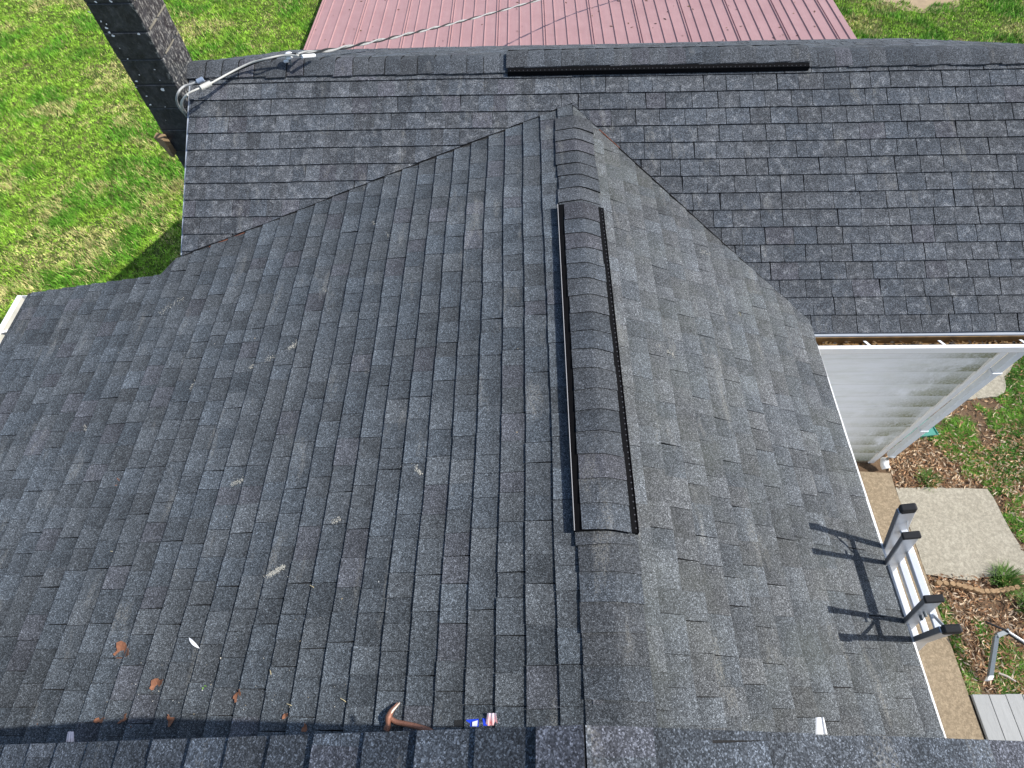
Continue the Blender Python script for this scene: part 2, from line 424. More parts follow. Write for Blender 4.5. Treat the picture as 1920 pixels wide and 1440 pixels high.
# --- near roof (under the camera)
YCr = .03
def yc(x): return .036 + (.022 * (x - XC) if x < XC else -.014 * (x - XC))
def pc(x, y, dz=.0): return (x, y, H - (DC + (SCL * (XC - x) if x < XC else SCR * (x - XC))) - dz)
cC = 1 / math.hypot(1, SCL); exC = .143 * cC; mb = MB()
xs2 = -.104 - 29 * exC
O = (xs2, 0, H - (DC + SCL * (XC - xs2))); Vv = Vector((cC, 0, SCL * cC)); Uu = Vector((0, -1, 0))
h1 = lambda a, b, c: (-b, a * cC, a * xs2 + c)
shingles(mb, O, Uu, Vv, (-.2, 1.3), (0, 4.4), .143, [[h1(1, 0, 3.9), h1(-1, 0, XC), h1(.022, -1, .036 - .022 * XC)]], t=.0085, gapp=.2, lam=.003, wmin=.12, wmax=.3, jit=.006, colf=lambda: tabcol(.058, .078))
mb.build('near_roof_left_slope', M['shC'], house, label='coarse near shingles left of the near ridge')
cD = 1 / math.hypot(1, SCR); mb = MB(); xe = 3.9
O = (xe, 0, H - (DC + SCR * (xe - XC))); Vv = Vector((-cD, 0, SCR * cD)); Uu = Vector((0, 1, 0))
h2 = lambda a, b, c: (b, -a * cD, a * xe + c)
shingles(mb, O, Uu, Vv, (-1.3, .2), (0, 4.4), .143, [[h2(-1, 0, xe), h2(1, 0, -XC), h2(-.014, -1, .036 + .014 * XC)]], t=.005, gapp=.15, lam=.002, wmin=.12, wmax=.3, jit=.002, colf=lambda: tabcol(.066, .082))
mb.build('near_roof_right_slope', M['shC'], house, label='coarse near shingles right of the near ridge')
under([pc(-3.88, -1.2, .008), pc(XC, -1.2, .008), pc(XC, yc(XC) - .004, .008), pc(-3.88, yc(-3.88) - .004, .008)], 'roof_deck', house)
under([pc(XC, -1.2, .008), pc(3.88, -1.2, .008), pc(3.88, yc(3.88) - .004, .008), pc(XC, yc(XC) - .004, .008)], 'roof_deck', house)
# pale drip edge under its far rake
mb = MB()
for a, b in ((-3.88, XC), (XC, 3.88)):
    p = [pc(a, yc(a) - .004, .006), pc(b, yc(b) - .004, .006)]
    if a == XC: p = [pc(XC + 1e-6, yc(XC) - .004, .006), p[1]]
    mb.beam(Vector(p[0]) + Vector((0, -.012, -.030)), Vector(p[1]) + Vector((0, -.012, -.030)), (0, .003, 0), (0, 0, .018))
mb.build('rake_drip_edge', M['drip'], house)

# ------------------------------------------------------------------ ridge caps and vents
def prof(x, sl, sr, r=.03, w_=0):
    return -(sl if x < 0 else sr) * (math.sqrt(x*x + r*r) - r)
def caps(mb, n, org, along, across, sl, sr, half, lift, t=.006, expo=.137, start=0., colf=tabcol, r=.03, jit=.006, joint_shade=.0):
    org, along, across = Vector(org), Vector(along), Vector(across); up = Vector((0, 0, 1))
    xs_ = [-1, -.72, -.45, -.24, -.1, 0, .1, .24, .45, .72, 1]
    for k in range(n):
        a0 = start + k * expo + random.uniform(-.004, .004); a1 = a0 + expo + .03; c = colf()
        off = random.uniform(-jit, jit); tw = random.uniform(-.006, .006); hl, hr = half + random.uniform(-.003, .004), half + random.uniform(-.003, .004)
        def pt(s, a, h):
            x = s * (hl if s < 0 else hr); return org + along * (a + tw * s) + across * (x + off) + up * (prof(x, sl, sr, r) + lift + h)
        for i in range(len(xs_) - 1):
            s0, s1 = xs_[i], xs_[i+1]
            A, B = pt(s0, a0, t), pt(s1, a0, t); C2, D = pt(s1, a1, .0008), pt(s0, a1, .0008)
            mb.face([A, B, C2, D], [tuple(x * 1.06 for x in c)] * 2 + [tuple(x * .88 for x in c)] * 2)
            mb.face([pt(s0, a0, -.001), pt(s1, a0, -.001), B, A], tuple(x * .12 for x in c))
        for i in range(len(xs_) - 1 if k else 0):     # dark strip painted in front of each cap as joint shade
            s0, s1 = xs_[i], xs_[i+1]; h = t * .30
            mb.face([pt(s0, a0 - joint_shade, h), pt(s1, a0 - joint_shade, h), pt(s1, a0 + .001, h), pt(s0, a0 + .001, h)], tuple(x * .12 for x in c))
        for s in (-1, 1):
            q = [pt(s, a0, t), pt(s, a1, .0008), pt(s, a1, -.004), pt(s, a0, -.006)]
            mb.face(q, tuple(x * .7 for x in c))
up = Vector((0, 0, 1))
capcol = lambda: tabcol(.056, .080, .1)
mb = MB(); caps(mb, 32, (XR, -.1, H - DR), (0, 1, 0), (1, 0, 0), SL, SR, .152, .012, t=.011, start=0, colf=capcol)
mb.build('ridge_cap', M['cap'], house, label='bent cap shingles along the cross gable ridge', smooth=False)
mb = MB(); caps(mb, 53, (4.44, YRB, H - DRB), (-1, 0, 0), (0, 1, 0), TB, TB, .135, .012, t=.008, expo=.136, colf=lambda: tabcol(.050, .086, .1), r=.035, joint_shade=.006)
mb.build('ridge_cap', M['cap'], house, label='bent cap shingles along the far ridge')
mb = MB()
def vent(name, org, along, across, sl, sr, length, half, capn, expo, flip, lab):
    org, along, across = Vector(org), Vector(along), Vector(across)
    mb = MB(); lift = .040; N_ = 13; inner = half - .035
    def pt(x, a, h): return org + along * a + across * x + up * (prof(x, sl, sr) + h)
    xs_ = [half * (-1 + 2 * k / (N_ - 1)) for k in range(N_)]
    for i in range(N_ - 1):
        a, b = xs_[i], xs_[i+1]
        mb.face([pt(a, 0, lift - .006), pt(b, 0, lift - .006), pt(b, length, lift - .006), pt(a, length, lift - .006)])
        mb.face([pt(a, 0, .004), pt(b, 0, .004), pt(b, 0, lift - .006), pt(a, 0, lift - .006)])
        mb.face([pt(b, length, .004), pt(a, length, .004), pt(a, length, lift - .006), pt(b, length, lift - .006)])
    for s in (-1, 1):
        x = s * half
        q = [pt(x, 0, .004), pt(x, length, .004), pt(x, length, lift - .004), pt(x, 0, lift - .004)]
        mb.face(q if s > 0 else q[::-1])
        # raised outer rim
        mb.beam(pt(x, 0, lift - .002), pt(x, length, lift - .002), across * .002, up * .003, mi=0)
        # slot edges between rim and shingles
        k = 0 if s > 0 else 10**6
        while k * .035 + .02 < length:
            a = .02 + k * .035; k += 1
            mb.beam(pt(x - s * .012, a, lift - .004), pt(x - s * .012, a + .006, lift - .004), across * .003, up * .002, mi=1)
    o = mb.build(name, [M['black'], M['pip']], house, label=lab)
    mb = MB(); x = -half * (flip or 1)
    if not flip: x = x * .97
    mb.beam(pt(x - .003*flip*0, 0, lift + .002), pt(x, length, lift + .002), across * .0018, up * .0015)
    mb.build('vent_rim', M['rim'] if flip else M['black'], o)
    mb = MB(); sg = 1
    if not flip: org, along, across = org + along * length, -along, -across
    caps(mb, capn, org, along, across, sl, sr, inner - .004, lift - .004, t=.009, expo=expo, start=.0, colf=capcol, jit=.002, joint_shade=(0.0 if flip else .003))
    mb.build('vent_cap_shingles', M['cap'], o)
    return o
vent('ridge_vent', (XR, .92, H - DR + .004), (0, 1, 0), (1, 0, 0), SL, SR, 2.36, .163, 17, .137, 1, 'low black ridge vent under shingles on the cross gable')
vent('ridge_vent', (-.12, YRB, H - DRB + .006), (1, 0, 0), (0, -1, 0), TB, TB, 2.44, .158, 17, .1425, 0, 'low black ridge vent on the far ridge')

# ------------------------------------------------------------------ valley sealant and painted shadow gaps
M['valshade'] = plain('valley_shadow_gap', (.014, .012, .011), .9)  # black tubes stand in for the shadow gap along the valleys
M['seal'] = plain('rusty_valley_edge', (.16, .055, .03), .9, var=.7, sc=8)
mb = MB()
pts = []
for k in range(30):
    x = -2.55 + (2.75) * k / 29; y = VLm * x + VLc + random.uniform(-.003, .003); pts.append((x, y, H - dA(x) + .004))
mb.tube(pts, .0035, 5)
mb.build('valley_shade_line', M['valshade'], house)
mb = MB(); mb.tube(pts[:4], .0045, 5); mb.build('valley_sealant', M['seal'], house)
mb = MB(); pts = []
for k in range(30):
    x = .62 + 1.56 * k / 29; y = VRm * x + VRc + random.uniform(-.002, .002); pts.append((x, y, H - dA(x) + .009))
mb.tube(pts, .0035, 5)
mb.build('valley_shade_line', M['valshade'], house)
mb = MB(); mb.tube(pts[:4], .0045, 5); mb.build('valley_sealant', M['seal'], house)

# ------------------------------------------------------------------ walls
def gable_walls(x0, x1, y0, y1, dfun_pts):
    pass
mb = MB()
# cross gable body
zL = H - dA(-3.95) - .05; zR = H - dA(1.98) - .06; zr = H - DR - .05
mb.face([(-3.95, 3.1, 0), (1.98, 3.1, 0), (1.98, 3.1, zR), (XR, 3.1, zr), (-3.95, 3.1, zL)][::-1])
mb.face([(-3.95, -2.5, 0), (1.98, -2.5, 0), (1.98, -2.5, zR), (XR, -2.5, zr), (-3.95, -2.5, zL)])
mb.face([(1.98, -2.5, 0), (1.98, 3.1, 0), (1.98, 3.1, zR), (1.98, -2.5, zR)])
mb.face([(-3.95, 3.1, 0), (-3.95, -2.5, 0), (-3.95, -2.5, zL), (-3.95, 3.1, zL)])
# far body
a, b, c, e = -2.6, 4.05, 2.90, 2 * YRB - 2.90; ze = H - dB(c) - .06; zt = H - DRB - .06
mb.face([(a, c, 0), (a, c, ze), (a, YRB, zt), (a, e, ze), (a, e, 0)])
mb.face([(b, c, 0), (b, e, 0), (b, e, ze), (b, YRB, zt), (b, c, ze)])
mb.face([(b, e, 0), (a, e, 0), (a, e, ze), (b, e, ze)])
mb.face([(a, c, 0), (1.9, c, 0), (1.9, c, ze), (a, c, ze)])
# taller near body under the near roof
z1 = H - (DC + SCL * (XC + 3.7)) - .05; z2 = H - (DC + SCR * (1.9 - XC)) - .05; zc = H - DC - .05
q = [(-3.7, -.28, 0), (1.9, -.28, 0), (1.9, -.28, z2), (XC, -.28, zc), (-3.7, -.28, z1)]
mb.face(q[::-1]); mb.face([(p[0], -1.15, p[2]) for p in q])
mb.build('wall', M['siding'], house, label='plain siding walls under the roofs')
# lapped siding wall facing the camera, right
mb = MB(); z = .06; lap = .212; yw = 2.86
while z < H - 3.95:
    mb.face([(1.98, yw - .016, z), (4.03, yw - .016, z), (4.03, yw - .001, z + lap), (1.98, yw - .001, z + lap)])
    mb.face([(1.98, yw, z), (4.03, yw, z), (4.03, yw - .016, z), (1.98, yw - .016, z)])
    z += lap
mb.build('siding_wall', M['siding'], house, label='mildewed white lap siding below the gutter')
mb = MB(); mb.box((1.98, yw - .01, 0), (4.04, yw + .05, .06)); mb.build('foundation', M['conct'], house)
mb = MB(); mb.box((3.99, yw - .03, .02), (4.055, yw + .06, H - 3.85)); mb.build('corner_post', M['white'], house, bevel=.004)
mb = MB(); mb.box((4.055, yw - .012, .02), (4.07, yw + 1.2, H - 3.9)); mb.build('side_siding', M['siding'], house)
# soffits and fascias
mb = MB(); mb.box((2.0, YE + .02, H - DE - .20), (4.44, YE + .14, H - DE - .19)); mb.box((2.2, YE + .012, H - DE - .19), (4.44, YE + .03, H - DE - .012)); mb.build('soffit', M['soffit'], house)
mb = MB(); mb.box((1.98, -2, H - dA(XE_R) - .17), (XE_R - .012, 2.72, H - dA(XE_R) - .16)); mb.box((XE_R - .03, -2, H - dA(XE_R) - .16), (XE_R - .012, 2.72, H - dA(XE_R) - .02)); mb.build('soffit', M['soffit'], house)
# drip edges
mb = MB(); zz = H - dA(XE_R)
mb.box((XE_R - .012, -.9, zz - .05), (XE_R + .014, 2.62, zz - .004)); mb.box((XE_R + .002, -.9, zz - .006), (XE_R + .016, 2.62, zz + .002))
mb.build('drip_edge', M['white'], house, label='thin white drip edge along the right eave')
mb = MB(); mb.box((2.235, YE - .026, H - DE - .03), (4.44, YE + .01, H - DE - .004)); mb.build('drip_edge', M['drip'], house, label='blue-grey drip edge above the gutter')
# rake trims
mb = MB()
for (xa, ya, da, yb, db) in ((-2.775, 3.38, dB(3.38), YRB, DRB),):
    mb.hexa([(xa - .006, ya, H-da-.12), (xa + .01, ya, H-da-.12), (xa + .01, yb, H-db-.12), (xa - .006, yb, H-db-.12), (xa - .006, ya, H-da-.004), (xa + .01, ya, H-da-.004), (xa + .01, yb, H-db-.004), (xa - .006, yb, H-db-.004)])
    mb.hexa([(xa - .006, yb, H-db-.12), (xa + .01, yb, H-db-.12), (xa + .01, 2*YRB-YE, H-DE-.12), (xa - .006, 2*YRB-YE, H-DE-.12), (xa - .006, yb, H-db-.004), (xa + .01, yb, H-db-.004), (xa + .01, 2*YRB-YE, H-DE-.004), (xa - .006, 2*YRB-YE, H-DE-.004)])
mb.beam((XE_L, 3.19, H - dA(XE_L) - .07), (-2.92, 3.19, H - dA(-2.92) - .07), (0, .008, 0), (0, 0, .062))
mb.build('rake_board', M['drip'], house)

# gutters
def gutter(p0, p1, out, w_, d_, inside, name, lab, straps=()):
    p0, p1, out = Vector(p0), Vector(p1), Vector(out); al = (p1 - p0).normalized()
    g = empty_part = None
    mb = MB(); t = .004
    mb.beam(p0 + out * w_/2 - up * d_, p1 + out * w_/2 - up * d_, out * (w_/2), up * .004, mi=0)
    mb.beam(p0 + out * .003 - up * d_/2, p1 + out * .003 - up * d_/2, out * .003, up * (d_/2), mi=0)
    mb.beam(p0 + out * (w_ - .004) - up * (d_/2 + .006), p1 + out * (w_ - .004) - up * (d_/2 + .006), out * .0015, up * (d_/2 - .004), mi=0)
    mb.beam(p0 + out * (w_) - up * (d_/2), p1 + out * (w_) - up * (d_/2), out * .002, up * (d_/2), mi=1)
    mb.beam(p0 + out * (w_ + .004) + up * .001, p1 + out * (w_ + .004) + up * .001, out * .015, up * .008, mi=1)
    for e in (p0, p1): mb.beam(e - al * .003 + out * w_/2 - up * d_/2, e + al * .003 + out * w_/2 - up * d_/2, out * (w_/2), up * (d_/2 + .003), mi=1)
    o = mb.build(name, [inside, M['white']], house, label=lab)
    for s in straps:
        mb = MB(); c = p0 + al * s
        mb.beam(c + out * .035 - up * .006, c + al * -.0 + al * .035 + out * (w_), al * .011, up * .0015); mb.build('gutter_strap', M['white'], o)
    return o
gutter((2.235, YE - .026, H - DE - .02), (4.44, YE - .026, H - DE - .02), (0, -1, 0), .098, .085, M['gut'], 'gutter', 'open white gutter with brown debris inside', straps=(.41, .98, 1.6))
gutter((XE_L + .015, 3.19, H - dA(XE_L) - .012), (XE_L + .015, -.9, H - dA(XE_L) - .012), (-1, 0, 0), .10, .085, M['gutL'], 'gutter', 'pale gutter along the left eave', straps=(.35, 1.1))
# leaf debris in gutter
mb = MB()
for k in range(240):
    x = random.uniform(2.26, 4.4); y = random.uniform(YE - .11, YE - .035); z = H - DE - .088 + random.uniform(0, .03); a = random.random() * 6.3; l = random.uniform(.01, .025)
    c = random.choice([(.05, .03, .015), (.12, .07, .03), (.02, .015, .01), (.22, .14, .06)])
    dx, dy = math.cos(a) * l, math.sin(a) * l
    mb.face([(x - dx, y - dy, z), (x + dy * .4, y - dx * .4, z + .006), (x + dx, y + dy, z + .004), (x - dy * .4, y + dx * .4, z)], c)
mb.build('gutter_debris', M['leafv'], house, kind='stuff')
# downspout
mb = MB(); mb.box((4.07, yw - .075, .28), (4.145, yw - .02, H - DE - .25), mi=0)
mb.hexa([(4.07, yw - .075, H-DE-.25), (4.145, yw-.075, H-DE-.25), (4.145, yw-.02, H-DE-.25), (4.07, yw-.02, H-DE-.25), (4.07, YE - .10, H-DE-.09), (4.145, YE-.10, H-DE-.09), (4.145, YE-.04, H-DE-.09), (4.07, YE-.04, H-DE-.09)])
for z in (.9, 2.0): mb.box((4.063, yw - .082, z), (4.152, yw - .012, z + .03))
ds = mb.build('downspout', M['spout'], house, bevel=.005, label='grey square downspout at the house corner')
mb = MB(); mb.tube([(4.11, yw - .05, .30), (4.11, yw - .05, .15), (4.12, yw - .09, .10), (4.13, yw - .13, .09)], .045, 14); mb.build('elbow', M['white'], ds, smooth=True)
# low shed with a red metal roof behind the house
shed = empty('shed', (1.0, 11, 0), 'low shed with a faded red ribbed metal roof beyond the far ridge', 'shed')
mb = MB(); ya, yb = 8.0, 15.5; DRD = 6.10; xa, xb = -.6835 * DRD, 1.0265 * DRD
def zr_(y): return H - DRD - .03 * (y - 11.0)
rib = .2286; x = xa; k = 0; profx = []
while x < xb - .001:
    x1 = min(x + rib, xb)
    profx += [(x, 0), (x + .008, .019), (x + .022, .019), (x + .030, 0)]
    if k % 4 == 0: profx += [(x + .048, 0), (x + .054, .016), (x + .066, .016), (x + .072, 0)]
    profx += [(x1 - .002, 0)]
    x = x1; k += 1
profx.append((xb, 0)); profx.append((xb + .001, -.03))
for (a, ha), (b, hb) in zip(profx, profx[1:]):
    mb.face([(a, ya, zr_(ya) + ha), (b, ya, zr_(ya) + hb), (b, yb, zr_(yb) + hb), (a, yb, zr_(yb) + ha)])
mb.face([(xa, ya, zr_(ya) - .03), (xa, yb, zr_(yb) - .03), (xb, yb, zr_(yb) - .03), (xb, ya, zr_(ya) - .03)])
mb.build('metal_roof', M['red'], shed)
mb = MB(); mb.hexa([(xa + .03, ya + .03, 0), (xb - .03, ya + .03, 0), (xb - .03, yb - .03, 0), (xa + .03, yb - .03, 0), (xa + .03, ya + .03, zr_(ya) - .034), (xb - .03, ya + .03, zr_(ya) - .034), (xb - .03, yb - .03, zr_(yb) - .034), (xa + .03, yb - .03, zr_(yb) - .034)])
mb.build('wall', M['wood'], shed)
mb = MB()
for i in range(90):
    x = random.uniform(xa, xb); y = random.uniform(11, 13.6); z = zr_(y) + .004; a = random.random() * 6.3; l = random.uniform(.015, .045)
    dx, dy = math.cos(a) * l, math.sin(a) * l
    mb.face([(x - dx, y - dy, z), (x + dy * .4, y - dx * .4, z + .008), (x + dx, y + dy, z + .006), (x - dy * .4, y + dx * .4, z)], random.choice([(.03, .015, .01), (.10, .05, .03), (.15, .09, .04)]))
mb.build('leaf_crumbs', M['leafv'], shed, kind='stuff')

# ------------------------------------------------------------------ chimney
cx0, cx1, cy0, cy1 = -3.125, -2.785, 4.517, 4.925
mb = MB(); zt = H - 1.45; z = -.01; k = 0
bh = .2032; zoff = (H - 2.29) % bh
z = zoff - bh
while z < zt:
    j = random.uniform(-.003, .003)
    z0 = max(z, 0) + .004; z1 = z + bh - .004
    mb.box((cx0 + j, cy0 + j, z0), (cx1 + j, cy1 + j, z1)); z += bh
ch = mb.build('chimney', M['chim'], house, bevel=.006, label='black painted block chimney')
mb = MB(); mb.box((cx0 + .004, cy0 + .004, 0), (cx1 - .005, cy1 - .004, z - .006)); mb.build('joint', M['mortd'], ch)
# bare pale mortar on the sunny side
mb = MB(); zz = zoff
while zz < zt:
    if H - 2.6 < zz < zt - .1:
        y = cy0 + .03
        while y < cy1 - .03:
            l = random.uniform(.02, .09)
            if random.random() < .85: mb.beam((cx1 + .001, y, zz - .000), (cx1 + .001, min(y + l, cy1 - .01), zz), (.0035, 0, 0), (0, 0, random.uniform(.003, .007)))
            y += l
    zz += bh
mb.build('mortar', M['mortar'], ch, kind='stuff')
M['chip'] = plain('chipped_white_paint', (.72, .72, .70), .6)
mb = MB()
for (u, v, s) in ((212, 66, 1.0), (260, 63, .8), (168, 22, .8), (200, 52, .9), (256, 152, .9), (306, 168, 1.3), (256, 163, .7), (282, 196, .8), (190, 40, .7), (205, 60, .8), (240, 110, .6), (290, 130, .5), (275, 180, .6), (225, 90, .4), (262, 140, .5), (310, 200, .5), (300, 150, .4), (180, 3, .9), (208, 2, .9), (311, 225, .3), (200, 45, .6)):
    g = P(u, v, 1.0); g.z -= H; d = (cy0 - .004) / g.y; p = Vector((g.x * d, cy0 - .0075, H - d))
    n = 7; pts = []
    for i in range(n):
        a = 6.283 * i / n; r = .011 * s * random.uniform(.4, 1.2); pts.append((p.x + r * 1.3 * math.cos(a), p.y, p.z + r * math.sin(a)))
    mb.face(pts)
mb.build('paint_chips', M['chip'], ch, kind='stuff')
mb = MB(); mb.hexa([(cx0 + .005, 4.44, H-3.32), (cx0 + .03, 4.44, H-3.32), (cx0 + .03, 4.515, H-3.32), (cx0 + .005, 4.515, H-3.32), (cx0 - .05, 4.44, H-3.12), (cx0 + .02, 4.44, H-3.14), (cx0 + .02, 4.515, H-3.14), (cx0 - .05, 4.515, H-3.12)])
mb.build('wooden_bracket', M['wood'], ch, bevel=.004)

# ================================================================== SERVICE CABLE
cab = empty('service_cable', P(560, 106, 2.6), 'grey twisted overhead cable from the chimney corner over the red metal roof', 'cable')
def catm(pts, n=8):
    pts = [Vector(p) for p in pts]; out = []
    for i in range(len(pts) - 1):
        p0 = pts[max(i-1, 0)]; p1 = pts[i]; p2 = pts[i+1]; p3 = pts[min(i+2, len(pts)-1)]
        for k in range(n):
            t = k / n; out.append(.5 * ((2*p1) + (-p0+p2)*t + (2*p0-5*p1+4*p2-p3)*t*t + (-p0+3*p1-3*p2+p3)*t**3))
    out.append(pts[-1]); return out
CR = (DRD / 3.9)
q1, q2 = P(905, 28, 1.0), P(1075, -20, 1.0)
span = catm([P(556, 101, 2.60), P(640, 90, 3.05), P(760, 65, 3.8), P(880, 36, 4.6), P(1010, 0, 5.15), P(1130, -36, 5.5), P(1300, -92, 5.65), Vector((9, 19, H - 5.3)), Vector((16, 25, H - 3.5))], 30)
def twist(pts, r, ph, pitch=.14):
    out = []; s = 0
    for i, p in enumerate(pts):
        if i: s += (pts[i] - pts[i-1]).length
        t = (pts[min(i+1, len(pts)-1)] - pts[max(i-1, 0)]).normalized(); a = t.cross(up).normalized(); b = a.cross(t)
        out.append(p + r * (math.cos(s / pitch * 6.283 / 3 + ph) * a + math.sin(s / pitch * 6.283 / 3 + ph) * b))
    return out
mb = MB(); mb.tube(span, .005, 6); mb.build('messenger_wire', M['wire'], cab)
for ph in (0, 3.14):
    mb = MB(); mb.tube(twist(span, .010, ph, .3), .008, 6); mb.build('insulated_wire', M['bwire'] if ph else M['wire'], cab)
# tail down to the chimney corner
sheath = catm([P(560, 104, 2.61), P(530, 104, 2.62), P(500, 110, 2.62), P(470, 118, 2.66), P(440, 132, 2.69), P(412, 147, 2.69), P(388, 160, 2.69), P(368, 168, 2.68), P(352, 176, 2.69), P(343, 187, 2.73), P(342, 200, 2.8), P(350, 213, 2.95)], 6)
mb = MB(); mb.tube(sheath, .0078, 8); mb.build('pale_cable', M['pipe'], cab, smooth=True)
mb = MB(); mb.tube(catm([P(555, 101, 2.61), P(520, 106, 2.63), P(480, 117, 2.665), P(440, 134, 2.71), P(405, 149, 2.70), P(392, 148, 2.68)], 6), .009, 8); mb.build('black_cable', M['bwire'], cab, smooth=True)
mb = MB(); mb.tube(catm([P(378, 150, 2.68), P(360, 157, 2.69), P(345, 162, 2.70), P(335, 172, 2.7), P(331, 186, 2.76), P(336, 201, 2.86), P(346, 214, 2.98)], 6), .009, 8); mb.build('grey_cable', M['wire'], cab, smooth=True)
mb = MB(); mb.tube(catm([P(352, 178, 2.68), P(340, 190, 2.76), P(341, 205, 2.86), P(351, 220, 3.0)], 6), .007, 8); mb.build('pale_cable', M['pipe'], cab, smooth=True)
mb = MB(); mb.tube([P(381, 148, 2.67), P(370, 153, 2.68)], .019, 12); mb.build('connector', M['conn'], cab)
mb = MB(); mb.tube([P(395, 156, 2.68), P(376, 165, 2.68)], .020, 12); mb.build('cable_sleeve', M['pipe'], cab)
mb = MB(); mb.tube([P(590, 104, 2.66), P(566, 106, 2.61)], .014, 10); mb.build('cable_grip', M['porc'], cab)
# insulator on the ridge
ins = empty('insulator', P(542, 118, DRB), 'white porcelain insulator screwed to the far ridge under the cable', 'insulator')
b0 = P(545, 117, DRB - .03)
mb = MB(); mb.tube([b0 + Vector((0, 0, -.02)), b0 + Vector((0, .0, .03)), b0 + Vector((.004, 0, .06))], .008, 8); mb.build('bracket', M['gmetal'], ins)
mb = MB(); z0 = b0 + Vector((.004, 0, .035)); mb.tube([z0, z0 + up * .006, z0 + up * .014, z0 + up * .022, z0 + up * .03, z0 + up * .038, z0 + up * .046], [.012, .032, .034, .020, .032, .030, .012], 14); mb.build('spool', M['porc'], ins, smooth=True)
mb = MB(); mb.tube([b0 + Vector((.0, 0, .06)), b0 + Vector((.04, 0, .06)), P(566, 106, 2.61)], .004, 6); mb.build('wire_loop', M['gmetal'], ins)
mb = MB(); mb.tube([b0 + Vector((-.05, 0, .008)), b0 + Vector((-.01, 0, .016))], .012, 8); mb.build('mounting_foot', M['porc'], ins)

# ================================================================== LADDER
lad = empty('ladder', (3.30, .8, 0), 'aluminium ladder with flared black rubber feet leaning on the right eave', 'ladder')
def lx(d): return 2.042 + .345 * (d - 3.10)
al = Vector((lx(6.4) - lx(3.1), 0, -3.3)).normalized()       # down the ladder
dpt = Vector((al.z, 0, -al.x)); dpt = -dpt if dpt.x < 0 else dpt   # outward (away from the house)
def LP(d, y, o=0): return Vector((lx(d), y, H - d)) + dpt * o
def rail(y0, y1, d0, d1, off, hw, hd):
    mb = MB(); p, q = LP(d0, y0, off), LP(d1, y1, off); Y = Vector((0, 1, 0))
    mb.beam(p, q, dpt * hd, Y * hw)
    r = mb.build('rail', M['alu'], lad, bevel=.003)
    mb = MB(); mb.beam(p - dpt * (hd + .0015), q - dpt * (hd + .0015), dpt * .0022, Y * (hw * .8)); mb.build('rail_edge', M['dkedge'], r)
    return r
# inner section (upper fly) and outer flared section
for y0, y1 in ((.642, .60), (.965, 1.0)): rail(y0, y1, 3.125, 6.35, -.005, .014, .037)
for y0, y1, y2 in ((.505, .545, .40), (1.115, 1.065, 1.2)):
    rail(y0, y1, 3.16, 3.80, .025, .016, .041); rail(y1, y2, 3.80, 6.36, .025, .016, .041)
for y, l in ((.642, 0), (.965, 0)):
    mb = MB(); mb.beam(LP(3.105, y, -.005), LP(3.135, y, -.005), dpt * .042, Vector((0, .018, 0))); mb.build('end_cap', M['rub'], lad, bevel=.004)
for y, sg in ((.502, -1), (1.118, 1)):
    mb = MB(); c = LP(3.115, y, .03); q = LP(3.18, y, .03)
    mb.beam(c, q, dpt * .040, Vector((0, .020, 0))); mb.build('rubber_foot', M['rub'], lad, bevel=.009)
def yo(d, s): return (.505 + .04 * (d - 3.16) / .64) if s < 0 else (1.115 - .05 * (d - 3.16) / .64)
for k in range(11):
    d = 3.42 + .25 * k
    mb = MB(); mb.beam(LP(d, yo(min(d, 3.8), -1), .045), LP(d, yo(min(d, 3.8), 1), .045), dpt * .017, al * .014); mb.build('rung', M['aluw'], lad, bevel=.004)
    mb = MB(); mb.beam(LP(d + .002, .655, .040), LP(d + .002, .952, .040), dpt * .019, al * .030); mb.build('rung_sleeve', M['aluw'], lad, bevel=.004)
for s, yi in ((-1, .62), (1, .985)):
    mb = MB(); mb.beam(LP(3.26, yo(3.26, s), .045), LP(3.42, yi, .045), dpt * .003, Vector((0, .009, .004))); mb.build('brace', M['alu'], lad)
    for d in (3.36, 3.46):
        mb = MB(); mb.tube([LP(d, yi - .013 * (1 if s > 0 else -1), -.005), LP(d, yi + .02 * s, -.005)], .008, 8); mb.build('rivet', M['gmetal'], lad)

# ================================================================== GROUND
mb = MB(); mb.face([(-300, -300, 0), (300, -300, 0), (300, 300, 0), (-300, 300, 0)]); mb.build('ground', M['ground'], kind='structure')
def slab(pts, z0, z1, name, mat, jag=.0, **kw):
    out = []
    for i in range(len(pts)):
        a, b = Vector((*pts[i], 0)), Vector((*pts[(i+1) % len(pts)], 0)); n = max(1, int((b - a).length / .06)) if jag else 1
        for k in range(n):
            p = a.lerp(b, k / n); out.append((p.x + random.uniform(-jag, jag), p.y + random.uniform(-jag, jag)))
    mb = MB(); mb.face([(x, y, z1) for x, y in out])
    for i in range(len(out)):
        a, b = out[i], out[(i+1) % len(out)]; mb.face([(a[0], a[1], z0), (b[0], b[1], z0), (b[0], b[1], z1), (a[0], a[1], z1)])
    return mb.build(name, mat, **kw)
slab([(1.98, -3), (4.185, -3), (4.19, 2.52), (4.20, 2.70), (1.98, 2.84)], -.05, .035, 'path', M['conct'], kind='structure')
slab([(4.198, 1.56), (4.62, 1.50), (4.81, 1.54), (5.21, 1.56), (5.33, 1.70), (5.29, 1.89), (5.26, 2.10), (5.24, 2.42), (5.21, 2.51), (4.55, 2.525), (4.198, 2.525)], -.05, .03, 'concrete_slab', M['conc'], jag=.004, kind='structure')
slab([(5.30, 3.66), (5.76, 3.70), (5.95, 3.76), (6.05, 4.0), (6.25, 4.2), (6.6, 5.2), (4.3, 5.2), (4.2, 4.3), (4.3, 3.9), (5.1, 3.72)], -.05, .03, 'concrete_patio', M['conc'], jag=.012, kind='structure')

